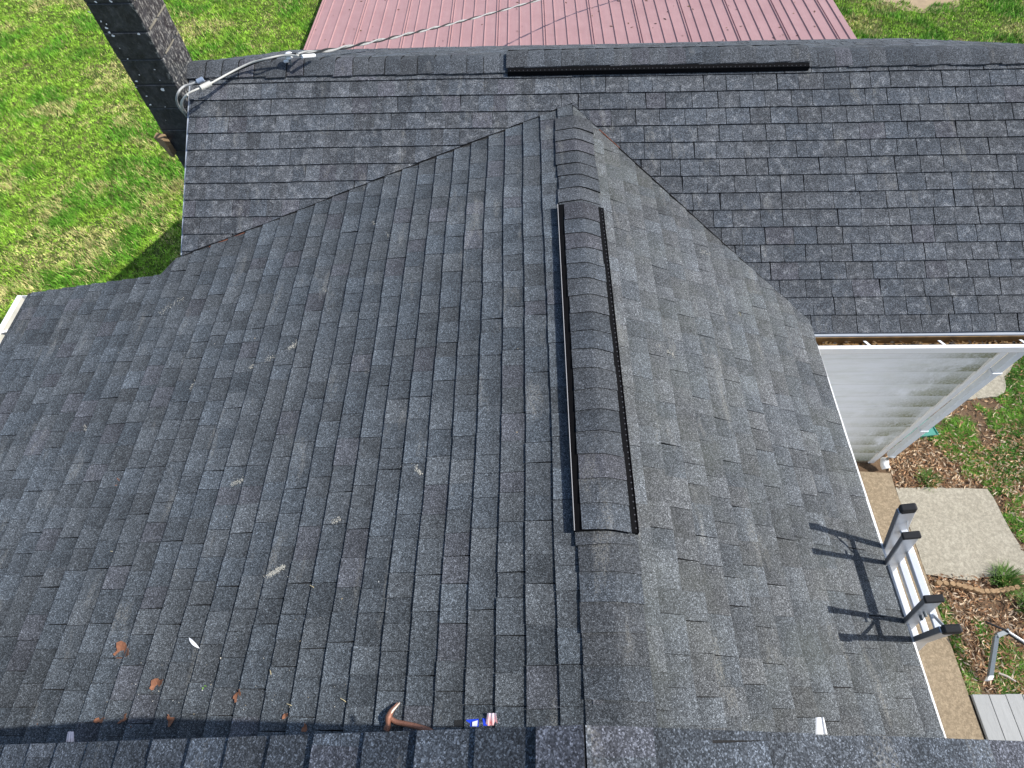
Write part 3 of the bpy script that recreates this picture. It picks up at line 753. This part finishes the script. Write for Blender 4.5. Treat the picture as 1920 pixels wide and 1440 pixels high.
slab([(7.4, 13.2), (8.0, 12.85), (8.6, 12.7), (9.0, 12.9), (9.1, 13.4), (8.6, 14.2), (7.6, 14.3)], -.02, .004, 'bare_soil', M['soil'], jag=.04, kind='structure')
# deck
dk = empty('deck', (4.7, -.4, 0), 'grey wooden deck of long boards beside the tan concrete path', 'deck')
x = 4.205
zD = .06; k = 0
while x < 6.4:
    c = random.uniform(.88, 1.08); mb = MB(); mb.box((x, -1.6, zD - .03), (x + .150, .445 + random.uniform(-.004, .004), zD), (c, c, c))
    mb.build('board', M['deck'], dk, bevel=.003); x += .1555
for y0, y1 in ((-1.6, -1.55), (.36, .41)):
    mb = MB(); mb.box((4.21, y0, .0), (6.4, y1, zD - .032)); mb.build('joist', M['wood'], dk)
for i in range(4):
    for xo in (.03, .115):
        mb = MB(); mb.tube([(4.205 + .1555 * i + xo, .385, zD - .004), (4.205 + .1555 * i + xo, .385, zD + .001)], .004, 6); mb.build('screw', M['dkedge'], dk)

# edging stones
ed = [(4.25, 1.475), (4.40, 1.455), (4.55, 1.425), (4.68, 1.385), (4.80, 1.385), (4.93, 1.40), (5.07, 1.425)]
src = None; s = 0
def edpt(t):
    t = t * (len(ed) - 1); i = min(int(t), len(ed) - 2); f = t - i; return (ed[i][0] * (1-f) + ed[i+1][0] * f, ed[i][1] * (1-f) + ed[i+1][1] * f)
NE = 15
for i in range(NE):
    x, y = edpt((i + .5) / NE)
    if src is None:
        mb = MB(); n = 12; prof_ = [(.030 * math.cos(6.283 * k / n) * 1.0, .024 * math.sin(6.283 * k / n)) for k in range(n)]
        top = [(px, py, .075) for px, py in prof_]; mid = [(px * 1.08, py * 1.08, .065) for px, py in prof_]; bot = [(px * 1.08, py * 1.08, -.02) for px, py in prof_]
        mb.face(top)
        for k in range(n):
            j = (k+1) % n; mb.face([mid[k], mid[j], top[j], top[k]]); mb.face([bot[k], bot[j], mid[j], mid[k]])
        src = mb.build('edging_stone', M['brick']); o = src
    else:
        o = src.copy(); col.objects.link(o)
    o.location = (x, y, random.uniform(-.006, .006)); o.rotation_euler = (random.uniform(-.06, .06), random.uniform(-.06, .06), random.uniform(-.3, .3))
    tag(o, 'small tan scalloped edging stone in the curved row below the concrete slab', 'edging stone', 'edging stones in a row below the slab')

# green splash block
mb = MB(); a = [P(1690, 824, 6.40), P(1756, 817, 6.40), P(1741, 792, 6.40), P(1705, 770, 6.40)]
for p in a: p.z = .0
b_ = [p + Vector((0, 0, .05)) for p in a]; cen = sum(b_, Vector()) / 4
mb.hexa([a[0], a[1], a[2], a[3], b_[0], b_[1], b_[2], b_[3]])
in_ = [p.lerp(cen, .14) + Vector((0, 0, .012)) for p in b_]
for i in range(4): mb.beam(b_[i], b_[(i+1) % 4], (0, 0, .012), (b_[i] - cen).normalized() * .008)
mb.build('splash_block', M['green'], label='green plastic splash block on the ground behind the house corner', cat='splash block', bevel=.003, origin=(4.8, 3.3, 0))

# grey metal stand in the leaves
st = empty('metal_stand', (4.5, .8, 0), 'grey metal tube stand with an angled bar lying on brown leaves', 'metal stand')
def GP(u, v, z): return P(u, v, H - z)
mb = MB(); mb.beam(GP(1856, 1270, .10), GP(1868, 1192, .30), Vector((.022, 0, 0)), Vector((0, .004, .022))); mb.build('tube', M['gmetal'], st, bevel=.003)
mb = MB(); mb.beam(GP(1853, 1276, .085), GP(1856.5, 1268, .105), Vector((.026, 0, 0)), Vector((0, .004, .028))); mb.build('end_cap', M['porc'], st, bevel=.006)
mb = MB(); mb.beam(GP(1868, 1192, .30), GP(1890, 1183, .31), Vector((.0, .022, 0)), Vector((0, .0, .022))); mb.build('arm', M['gmetal'], st, bevel=.003)
mb = MB(); mb.beam(GP(1849, 1166, .30), GP(1890, 1184, .335), Vector((.004, -.008, 0)), Vector((0, .0, .012))); mb.build('bar', M['bwire'], st)
mb = MB(); mb.beam(GP(1890, 1184, .335), GP(1950, 1222, .33), Vector((.006, -.012, 0)), Vector((0, .0, .012))); mb.build('bar', M['porc'], st)
mb = MB(); mb.beam(GP(1884, 1184, .318), GP(1940, 1221, .30), Vector((.006, -.012, 0)), Vector((0, .0, .012))); mb.build('bar', M['bwire'], st)

# stick
mb = MB(); mb.tube(catm([GP(1872, 1262, .03), GP(1888, 1268, .035), GP(1904, 1278, .03)], 4), [.012] * 9, 6); mb.build('broken_stick', plain('bleached_wood', (.42, .37, .31), .8), label='pale broken stick lying in the leaves by the deck', cat='stick', origin=(4.6, .6, 0))

# ------------------------------------------------------------------ grass and leaf litter (numpy)
def np_mesh(name, verts, faces_n, cols, mat, **kw):
    nf = len(verts) // faces_n
    me = bpy.data.meshes.new(name); me.vertices.add(len(verts)); me.vertices.foreach_set('co', verts.astype(np.float32).ravel())
    me.loops.add(len(verts)); me.loops.foreach_set('vertex_index', np.arange(len(verts), dtype=np.int32))
    me.polygons.add(nf); me.polygons.foreach_set('loop_start', np.arange(0, len(verts), faces_n, dtype=np.int32)); 
    me.update(calc_edges=True)
    a = me.color_attributes.new('tab', 'FLOAT_COLOR', 'POINT'); c4 = np.ones((len(verts), 4), np.float32); c4[:, :3] = np.repeat(cols, faces_n, 0); a.data.foreach_set('color', c4.ravel())
    me.materials.append(mat); o = bpy.data.objects.new(name, me); col.objects.link(o); return tag(o, **kw)
def blades(X, Y, L, Wd, lean, tilt_lo=.25, tilt_hi=.95, z0=0):
    n = len(X); a = lean; t = rng.uniform(tilt_lo, tilt_hi, n)
    dx, dy, dz = np.cos(a) * np.cos(t), np.sin(a) * np.cos(t), np.sin(t)
    px, py = -np.sin(a), np.cos(a)
    v = np.zeros((n, 3, 3)); v[:, 0] = np.stack([X - px * Wd, Y - py * Wd, np.full(n, z0)], 1); v[:, 1] = np.stack([X + px * Wd, Y + py * Wd, np.full(n, z0)], 1)
    v[:, 2] = np.stack([X + dx * L, Y + dy * L, z0 + dz * L], 1); return v.reshape(-1, 3)
def lawncol(X, Y, seed=3, dry=0.):
    n = len(X)
    d = fbm(X, Y, .55, seed, 4) * .55 + fbm(X, Y, 2.4, seed + 9, 3) * .45 + dry
    f = np.clip((d - .53) / .12, 0, 1)[:, None]
    lush = np.clip((fbm(X, Y, 1.7, seed + 20, 3) - .5) / .12, 0, 1)[:, None]
    g = rng.random((n, 1))
    green = np.array([.16, .30, .022]) * (1 - g) + np.array([.28, .44, .05]) * g
    dark = np.array([.075, .21, .012]) * (1 - g) + np.array([.14, .32, .03]) * g
    tan = np.array([.36, .33, .11]) * (1 - g) + np.array([.56, .48, .22]) * g
    c = green * (1 - lush) + dark * lush
    pick = (rng.random((n, 1)) < f * .62 + .07)
    cl = 1 + (fbm(X, Y, 16, 201, 2) - .5)[:, None] * 1.5
    return np.where(pick, tan, c) * rng.uniform(.65, 1.4, (n, 1)) * cl * np.array([1.06, 1.10, 1.05])
def scatter(x0, x1, y0, y1, dens):
    n = int((x1-x0) * (y1-y0) * dens); return rng.uniform(x0, x1, n), rng.uniform(y0, y1, n)
vs, cs = [], []
for (x0, x1, y0, y1, dens) in ((-8.3, -4.2, 1.5, 5, 6500), (-9.6, -4.2, 5, 8, 8500), (-10.8, -4.2, 8, 11, 7500), (-13.0, -4.1, 11, 15.5, 5600), (4.1, 8, 5.4, 10.5, 1200), (5.8, 11.5, 10.5, 15, 5600)):
    X, Y = scatter(x0, x1, y0, y1, dens)
    hgt = .032 + .045 * np.clip((fbm(X, Y, 1.7, 23, 3) - .38) / .25, 0, 1)
    keep = rng.random(len(X)) < .15 + 1.7 * np.clip(fbm(X, Y, 13, 77, 2) - .25, 0, 1); X, Y, hgt = X[keep], Y[keep], hgt[keep]
    bare = ((X > 0) & ((X - 8.3)**2 + (Y - 13.6)**2 * 2.0 < .9 * fbm(X, Y, 3, 8, 2) + .2)); X, Y, hgt = X[~bare], Y[~bare], hgt[~bare]
    lean = rng.uniform(0, 6.283, len(X))
    vs.append(blades(X, Y, hgt * rng.uniform(.6, 1.5, len(X)), rng.uniform(.0035, .008, len(X)), lean, .45, 1.35)); cs.append(lawncol(X, Y, dry=(.03 if x0 > 0 else 0)))
np_mesh('lawn_grass', np.concatenate(vs), 3, np.concatenate(cs), M['leafv'], label='patchy green and straw coloured lawn grass', cat='grass', kind='stuff')

# right yard: weeds between leaf litter
def in_poly(X, Y, pts):
    ins = np.zeros(len(X), bool); n = len(pts)
    for i in range(n):
        (xa_, ya_), (xb_, yb_) = pts[i], pts[(i + 1) % n]
        c = ((ya_ > Y) != (yb_ > Y)) & (X < (xb_ - xa_) * (Y - ya_) / (yb_ - ya_ + 1e-9) + xa_); ins ^= c
    return ins
PATIO = [(5.30, 3.66), (5.76, 3.70), (5.95, 3.76), (6.05, 4.0), (6.25, 4.2), (6.6, 5.2), (4.3, 5.2), (4.2, 4.3), (4.3, 3.9), (5.1, 3.72)]
def inside_slabs(X, Y):
    m1 = (X < 4.20) | ((X > 4.19) & (X < 5.27) & (Y > 1.56) & (Y < 2.52)) | ((Y < .45)) | in_poly(X, Y, PATIO)
    return m1
X, Y = scatter(4.18, 7.4, .44, 5.2, 13000)
g = fbm(X, Y, 1.25, 41, 4); zone = np.where(Y > 1.5, .44, .54)
zone = np.where((Y > 2.45) & (X < 5.7), .40, zone); zone = np.where((X > 5.25) & (Y < 2.9) & (Y > 1.6), .41, zone); zone = np.where((X < 4.5) & (Y < 3.0), .9, zone)
zone = np.where((X < 4.32) & (Y < 1.5), .44, zone)
keep = (g > zone) & ~inside_slabs(X, Y); X, Y = X[keep], Y[keep]
col_ = lawncol(X, Y, 11) * np.array([.52, .66, .7])
yard = blades(X, Y, rng.uniform(.03, .085, len(X)), rng.uniform(.002, .005, len(X)), rng.uniform(0, 6.283, len(X)))
np_mesh('yard_weeds', yard, 3, col_, M['leafv'], label='green weeds and short grass among fallen leaves in the right yard', cat='grass', kind='stuff')

X, Y = scatter(4.16, 7.4, .44, 5.2, 3300)
g = fbm(X, Y, 1.1, 90, 3); dn = np.clip((g - .30) / .25, .25, 1) * np.where((Y > 1.5) & (X > 4.5), .85, 1.0); keep = ((rng.random(len(X)) < dn) & ~inside_slabs(X, Y)); X, Y = X[keep], Y[keep]; n = len(X)
a = rng.uniform(0, 6.283, n); L = rng.uniform(.012, .034, n); Wd = L * rng.uniform(.12, .26, n); tx = rng.uniform(-.5, .5, n)
ux, uy = np.cos(a), np.sin(a); z = rng.uniform(.008, .04, n)
v = np.zeros((n, 4, 3))
v[:, 0] = np.stack([X - ux * L, Y - uy * L, z - tx * L], 1); v[:, 1] = np.stack([X - uy * Wd, Y + ux * Wd, z + .006], 1)
v[:, 2] = np.stack([X + ux * L, Y + uy * L, z + tx * L + .004], 1); v[:, 3] = np.stack([X + uy * Wd, Y - ux * Wd, z - .004], 1)
v[..., 2] = np.maximum(v[..., 2], .002)
pal = np.array([(.45, .29, .16), (.56, .42, .27), (.34, .18, .09), (.24, .13, .07), (.62, .50, .36), (.44, .25, .13)])
np_mesh('fallen_leaves', v.reshape(-1, 3), 4, pal[rng.integers(0, 6, n)] * rng.uniform(.85, 1.3, (n, 1)), M['leafv'], label='brown curled willow leaves scattered over the right yard', cat='leaves', kind='stuff')

# clumps of long grass: things
def clump(x, y, r, n, L, lab):
    a = rng.uniform(0, 6.283, n); rr = r * np.sqrt(rng.random(n)) * .5
    V = blades(np.cos(a) * rr, np.sin(a) * rr, rng.uniform(.5, 1.1, n) * L, rng.uniform(.004, .007, n), a + rng.normal(0, .5, n), .3, 1.3)
    c = np.array([.07, .15, .03]) + rng.random((n, 1)) * np.array([.10, .14, .03])
    o = np_mesh('grass_clump', V, 3, c, M['leafv'], label=lab, cat='grass clump'); o.location = (x, y, 0)
clump(5.0, 1.50, .20, 420, .17, 'dark clump of long grass behind the right end of the edging stones')
clump(5.16, 1.22, .20, 380, .17, 'dark clump of long grass at the right picture edge in front of the edging stones')
clump(4.60, 2.62, .16, 240, .12, 'clump of long grass touching the far left side of the concrete slab')

# ================================================================== LITTER ON THE ROOF
def onA(u, v):               # where the sight line meets the cross gable surface
    g = P(u, v, 1.0); gx, gy = g.x, g.y
    d = (D0 + SL * X0) / (1 + SL * gx)
    if gx * d > XR: d = (DR - SR * XR) / (1 - SR * gx)
    return Vector((gx * d, gy * d, H - d)), (Vector((-SL, 0, 1)) if gx * d < XR else Vector((SR, 0, 1))).normalized()
M['leafb'] = plain('dry_oak_leaf', (.20, .085, .045), .75, var=.65, sc=45, bump=.5)
def leaf(u, v, sz, ang, lab, shape=0):
    sz *= 1.3
    p, N = onA(u, v); t = Vector((math.cos(ang), math.sin(ang), 0)); t = (t - N * t.dot(N)).normalized(); b = N.cross(t)
    out = []; n = 14
    for k in range(n):
        a = 6.283 * k / n; r = sz * (1 + .22 * math.sin(3 * a + shape) + random.uniform(-.14, .14)); out.append((r * math.cos(a) * 1.15, r * math.sin(a) * .8))
    rings = [(1.0,), (.5,)]; mb = MB()
    def q(x, y): return p + t * x + b * y + N * (.008 + sz * .35 * abs(x / sz) ** 1.6 + .25 * y * math.sin(shape + x / sz))
    cen = q(0, 0)
    mid = [q(x * .5, y * .5) for x, y in out]; o_ = [q(x, y) for x, y in out]
    for k in range(n):
        j = (k+1) % n; mb.face([cen, mid[k], mid[j]]); mb.face([mid[k], o_[k], o_[j], mid[j]])
    mb.tube([q(sz * 1.1, 0), q(sz * 1.5, sz * .1)], .0012, 5)
    o = mb.build('fallen_leaf', M['leafb'], origin=p, smooth=False, label=lab, cat='leaf', group='dry leaves on the roof')
    sm = o.modifiers.new('thick', 'SOLIDIFY'); sm.thickness = .0008
leaf(234, 1221, .034, -.4, 'largest rusty brown leaf, folded, on the left slope', 1)
leaf(297, 1282, .022, .3, 'round brown leaf between the largest leaf and the near roof', 2)
leaf(447, 1306, .016, 1.2, 'small crumpled brown leaf below the tiny green sprig', 3)
leaf(191, 1349, .017, .1, 'small brown leaf at the shadow edge, leftmost of its row', 4)
leaf(234, 1348, .014, .9, 'broken brown leaf pair piece at the shadow edge, middle of its row', 5)
leaf(322, 1352, .016, 2.0, 'small brown leaf at the shadow edge, rightmost of its row', 0)
leaf(244, 1370, .012, 1.0, 'tiny brown leaf lying inside the near roof shadow', 2)
leaf(573, 1366, .011, 1.6, 'pale tan leaf standing at the near rake edge', 2)
leaf(536, 1343, .009, .6, 'tiny reddish leaf crumb above the near rake edge', 3)
leaf(68, 1363, .012, .6, 'dark tiny leaf at the far left shadow edge', 1)
leaf(222, 906, .014, 1.6, 'triangular tan leaf scrap alone on the left slope', 4)
# feather
p, N = onA(366, 1207)
mb = MB(); a = onA(357, 1196)[0] + N * .012; b = onA(376, 1216)[0] + N * .008; mdl = (a + b) / 2 + N * .006
t = (b - a).normalized(); sd = N.cross(t)
for k in range(8):
    f0, f1 = k / 8, (k+1) / 8
    w0, w1 = .010 * math.sin(math.pi * f0) ** .7, .010 * math.sin(math.pi * f1) ** .7 if f1 < 1 else .001
    c0, c1 = a.lerp(b, f0) + N * .006 * math.sin(3.14 * f0), a.lerp(b, f1) + N * .006 * math.sin(3.14 * f1)
    mb.face([c0 - sd * w0, c0 + sd * w0 * .6, c1 + sd * w1 * .6, c1 - sd * w1])
fe = mb.build('feather', M['porc'], origin=p, label='small white feather lying on the left slope', cat='feather'); fe.modifiers.new('t', 'SOLIDIFY').thickness = .001
mb = MB(); mb.tube([b, onA(374, 1225)[0] + N * .004, onA(371, 1228)[0] + N * .003], [.0022, .0016, .001], 5); mb.build('quill', M['porc'], fe)
# green sprig
p, N = onA(385, 1290); mb = MB()
for k in range(6):
    a = random.random() * 6.28; d = Vector((math.cos(a), math.sin(a), .2)) * .012; mb.face([p + N * .004, p + d + N * .006, p + d * .8 + Vector((-d.y, d.x, 0)) * .4 + N * .006])
mb.build('green_sprig', plain('green_leaf', (.12, .25, .04), .6), origin=p, label='tiny green sprig near the crumpled brown leaf', cat='sprig').modifiers.new('t', 'SOLIDIFY').thickness = .0008
# plastic rings
M['ring'] = plain('yellowish_ring', (.34, .31, .18), .5)
for (u, v, r, lab) in ((680, 890, .0165, 'yellowish thin ring on the left slope, nearer the middle of the slope'), (903, 905, .0155, 'yellowish thin ring on the left slope, nearest the ridge vent'), (295, 693, .015, 'yellowish thin ring far up the left slope near the gutter'), (1385, 590, .015, 'yellowish thin ring on the right slope near the valley')):
    p, N = onA(u, v); t = Vector((0, 1, 0)); b = N.cross(t); mb = MB()
    pts = [p + N * .008 + (t * math.cos(6.283 * k / 18) * r + b * math.sin(6.283 * k / 18) * r * .8) for k in range(18)] ; pts.append(pts[0])
    mb.tube(pts, .0013, 5, cap=False); mb.build('plastic_ring', M['ring'], origin=p, label=lab, cat='ring')
# white specks and grit
mb = MB()
for k in range(190):
    if k < 120: u, v = random.gauss(300, 170), random.gauss(1290, 70)
    else: u, v = random.uniform(30, 1000), random.uniform(600, 1340)
    if not (10 < u < 1040 and v < 1350): continue
    p, N = onA(u, v); s = random.uniform(.0012, .0036)
    if random.random() < .05: s = .006
    a = random.random() * 6; d = Vector((math.cos(a), math.sin(a), 0)) * s; e = Vector((-math.sin(a), math.cos(a), 0)) * s * .6
    c = random.choice([(.75, .75, .72), (.65, .6, .5), (.4, .32, .2)])
    p = p + N * .009; tp = p + N * s * .7
    q = [p - d, p - e, p + d, p + e]
    for i in range(4): mb.face([q[i], q[(i+1) % 4], tp], c)
for (u0, v0, u1, v1, n) in ((518, 672, 560, 645, 90), (500, 1084, 536, 1062, 120), (470, 690, 520, 668, 60), (360, 735, 372, 712, 30), (775, 870, 792, 892, 45), (690, 700, 702, 676, 25), (300, 590, 345, 560, 30), (620, 980, 640, 975, 25), (430, 912, 470, 896, 60), (160, 800, 168, 812, 20), (700, 420, 760, 470, 60), (600, 540, 640, 560, 40), (1230, 650, 1262, 668, 50), (1310, 470, 1330, 480, 20)):
    for k in range(n * 2):
        f = random.random(); u = u0 + (u1 - u0) * f + random.gauss(0, 1.6); v = v0 + (v1 - v0) * f + random.gauss(0, 2.6)
        p, N = onA(u, v); z = .0021 * random.uniform(.6, 1.5); a = random.random() * 6; d = Vector((math.cos(a), math.sin(a), 0)) * z * 1.6; e = Vector((-math.sin(a), math.cos(a), 0)) * z
        p = p + N * .0115; q = [p - d, p - e, p + d, p + e]; c = random.choice([(.34, .33, .29), (.42, .40, .34), (.25, .25, .23)])
        for i in range(4): mb.face([q[i], q[(i+1) % 4], p + N * z * .5], c)
mb.build('roof_grit', M['leafv'], label='white paint specks and crumbs sprinkled over the left slope', cat='debris', kind='stuff')
mb = MB()
M['straw'] = plain('dry_straw', (.50, .42, .24), .7)
for i, (u, v, lab) in enumerate(((509, 1262, 'dry straw bit on the left slope beside a course line above the hammer'), (545, 1322, 'upright straw bit left of the hammer'), (645, 1313, 'curled straw bit just left of the hammer'), (587, 1101, 'pale straw bit high above the hammer'), (212, 1035, 'white straw bit alone in the left of the slope'))):
    p, N = onA(u, v); a = random.uniform(0, 3); d = Vector((math.cos(a), math.sin(a), 0)) * .016; mb = MB()
    mb.tube(catm([p - d + N * .009, p + N * .014 + Vector((.004, 0, 0)), p + d + N * .009], 4), .0016, 5); mb.build('straw', M['straw'], origin=p, label=lab, cat='straw')

# ------------------------------------------------------------------ hammer
M['rust'] = plain('rusty_steel', (.25, .115, .075), .55, metal=.35, var=.4, sc=40, bump=.2)
M['worn'] = plain('worn_bright_edge', (.62, .48, .38), .4, metal=.3)
hp, N = onA(742, 1352)
ham = empty('hammer', hp, 'rusty claw hammer lying where the left slope meets the near roof', 'hammer')
def hA(u, v, h): q, n = onA(u, v); return q + n * h
head = catm([hA(729, 1369, .03), hA(733, 1360, .035), hA(734, 1348, .04), hA(738, 1336, .036), hA(744, 1326, .026), hA(749, 1319, .016)], 4)
rs = np.interp(np.linspace(0, 1, len(head)), [0, .12, .25, .45, .6, .8, 1], [.014, .015, .011, .016, .013, .009, .004]).tolist()
mb = MB(); mb.tube(head, rs, 10); mb.build('head', M['rust'], ham, smooth=True)
for s in (-1, 1):
    mb = MB(); c = catm([hA(735, 1346, .042), hA(740 + s * 1.5, 1334, .040), hA(746 + s * 1.8, 1325, .030), hA(750 + s * 2, 1318, .018)], 4)
    mb.tube(c, np.linspace(.008, .0035, len(c)).tolist(), 6); mb.build('claw', M['worn' if s > 0 else 'rust'], ham, smooth=True)
mb = MB(); hd = catm([hA(736, 1347, .03), hA(746, 1354, .022), hA(765, 1358, .02), hA(790, 1364, .016), hA(812, 1372, .014), hA(830, 1386, .012)], 4)
mb.tube(hd, np.linspace(.011, .012, len(hd)).tolist(), 8); mb.build('handle', M['rust'], ham, smooth=True)
# ------------------------------------------------------------------ wrapper, plastic bits
M['blue'] = plain('blue_foil', (.02, .06, .62), .3, spec=.6, var=.1)
M['blk2'] = plain('black_foil', (.012, .012, .012), .6)
M['ptrans'] = plain('torn_clear_film', (.13, .14, .19), .2, var=.2, sc=90)  # darkened so the nub's shade is put into its colour
wr = empty('food_wrapper', hA(885, 1355, 0), 'blue and white torn wrapper at the near rake, right of the hammer', 'wrapper')
def patch(quad, mat, name, parent, h=.012):
    mb = MB(); q = [hA(u, v, h + random.uniform(0, .004)) for u, v in quad]; mb.face(q[::-1]); mb.face(q[::-1]) if 0 else None
    o = mb.build(name, mat, parent); o.modifiers.new('t', 'SOLIDIFY').thickness = .0012; return o
patch([(853, 1351), (876, 1350), (876, 1362), (853, 1363)], M['blk2'], 'black_flap', wr)
patch([(876, 1350), (899, 1348), (899, 1363), (876, 1362)], M['blue'], 'blue_panel', wr, .016)
patch([(888, 1354), (898, 1351), (897, 1362), (888, 1362)], M['porc'], 'white_print', wr, .022)
patch([(906, 1347), (922, 1349), (915, 1361), (908, 1361)], M['blue'], 'blue_panel', wr, .012)
fl = empty('clear_film', hA(922, 1350, 0), 'scrap of clear film with blue and red stripes beside the blue wrapper', 'plastic scrap')
def film_mat():
    b = NB('striped_film', .25, .5)
    n = b.noise(40, 3, .6, vec=b.mapping((3, .4, 1))); y = b.sep(b.tc, 1); g = b.ramp(b.math('DIVIDE', b.math('SUBTRACT', y, .09), .10), [(0, (.75, .18, .16)), (.35, (.72, .55, .62)), (.6, (.62, .66, .74))])
    c = b.mix(b.ramp(n, [(.4, 0), (.6, .5)]), g, (.85, .86, .88)); b.col(c); return b.m
M['film'] = film_mat()
mb = MB(); base = [hA(911, 1361, .010), hA(934, 1360, .012)]; topq = [hA(917, 1338, .034), hA(933, 1338, .036)]
for i in range(5):
    f0, f1 = i / 5, (i + 1) / 5; k0, k1 = .004 * (i % 2), .004 * ((i + 1) % 2)
    mb.face([base[0].lerp(base[1], f0) + up * k0, base[0].lerp(base[1], f1) + up * k1, topq[0].lerp(topq[1], f1) + up * k1, topq[0].lerp(topq[1], f0) + up * k0])
mb.build('film', M['film'], fl).modifiers.new('t', 'SOLIDIFY').thickness = .0012
def nub(u, v, w_, h_, lab, d, mat):
    p = P(u, v, d); mb = MB(); n = 6; zs_ = [random.uniform(0, .004) for _ in range(n + 1)]
    for i in range(n):
        f0, f1 = i / n, (i+1) / n; z0, z1 = zs_[i], zs_[i + 1]
        a = p + Vector((-w_ + 2*w_*f0, 0, z0)); b = p + Vector((-w_ + 2*w_*f1, 0, z1))
        a2 = p + Vector((-.7*w_ + 1.4*w_*f0, h_, z0 + .012)); b2 = p + Vector((-.7*w_ + 1.4*w_*f1, h_, z1 + .012))
        mb.face([a, b, b2, a2])
    mb.build('plastic_scrap', mat, origin=p, label=lab, cat='plastic scrap').modifiers.new('t', 'SOLIDIFY').thickness = .001
nub(132, 1391, .012, .026, 'clear plastic nub at the left end of the near rake', 2.02, M['ptrans'])
nub(1540, 1377, .014, .034, 'crumpled white plastic scrap at the near rake on the right slope', 1.62, M['porc'])
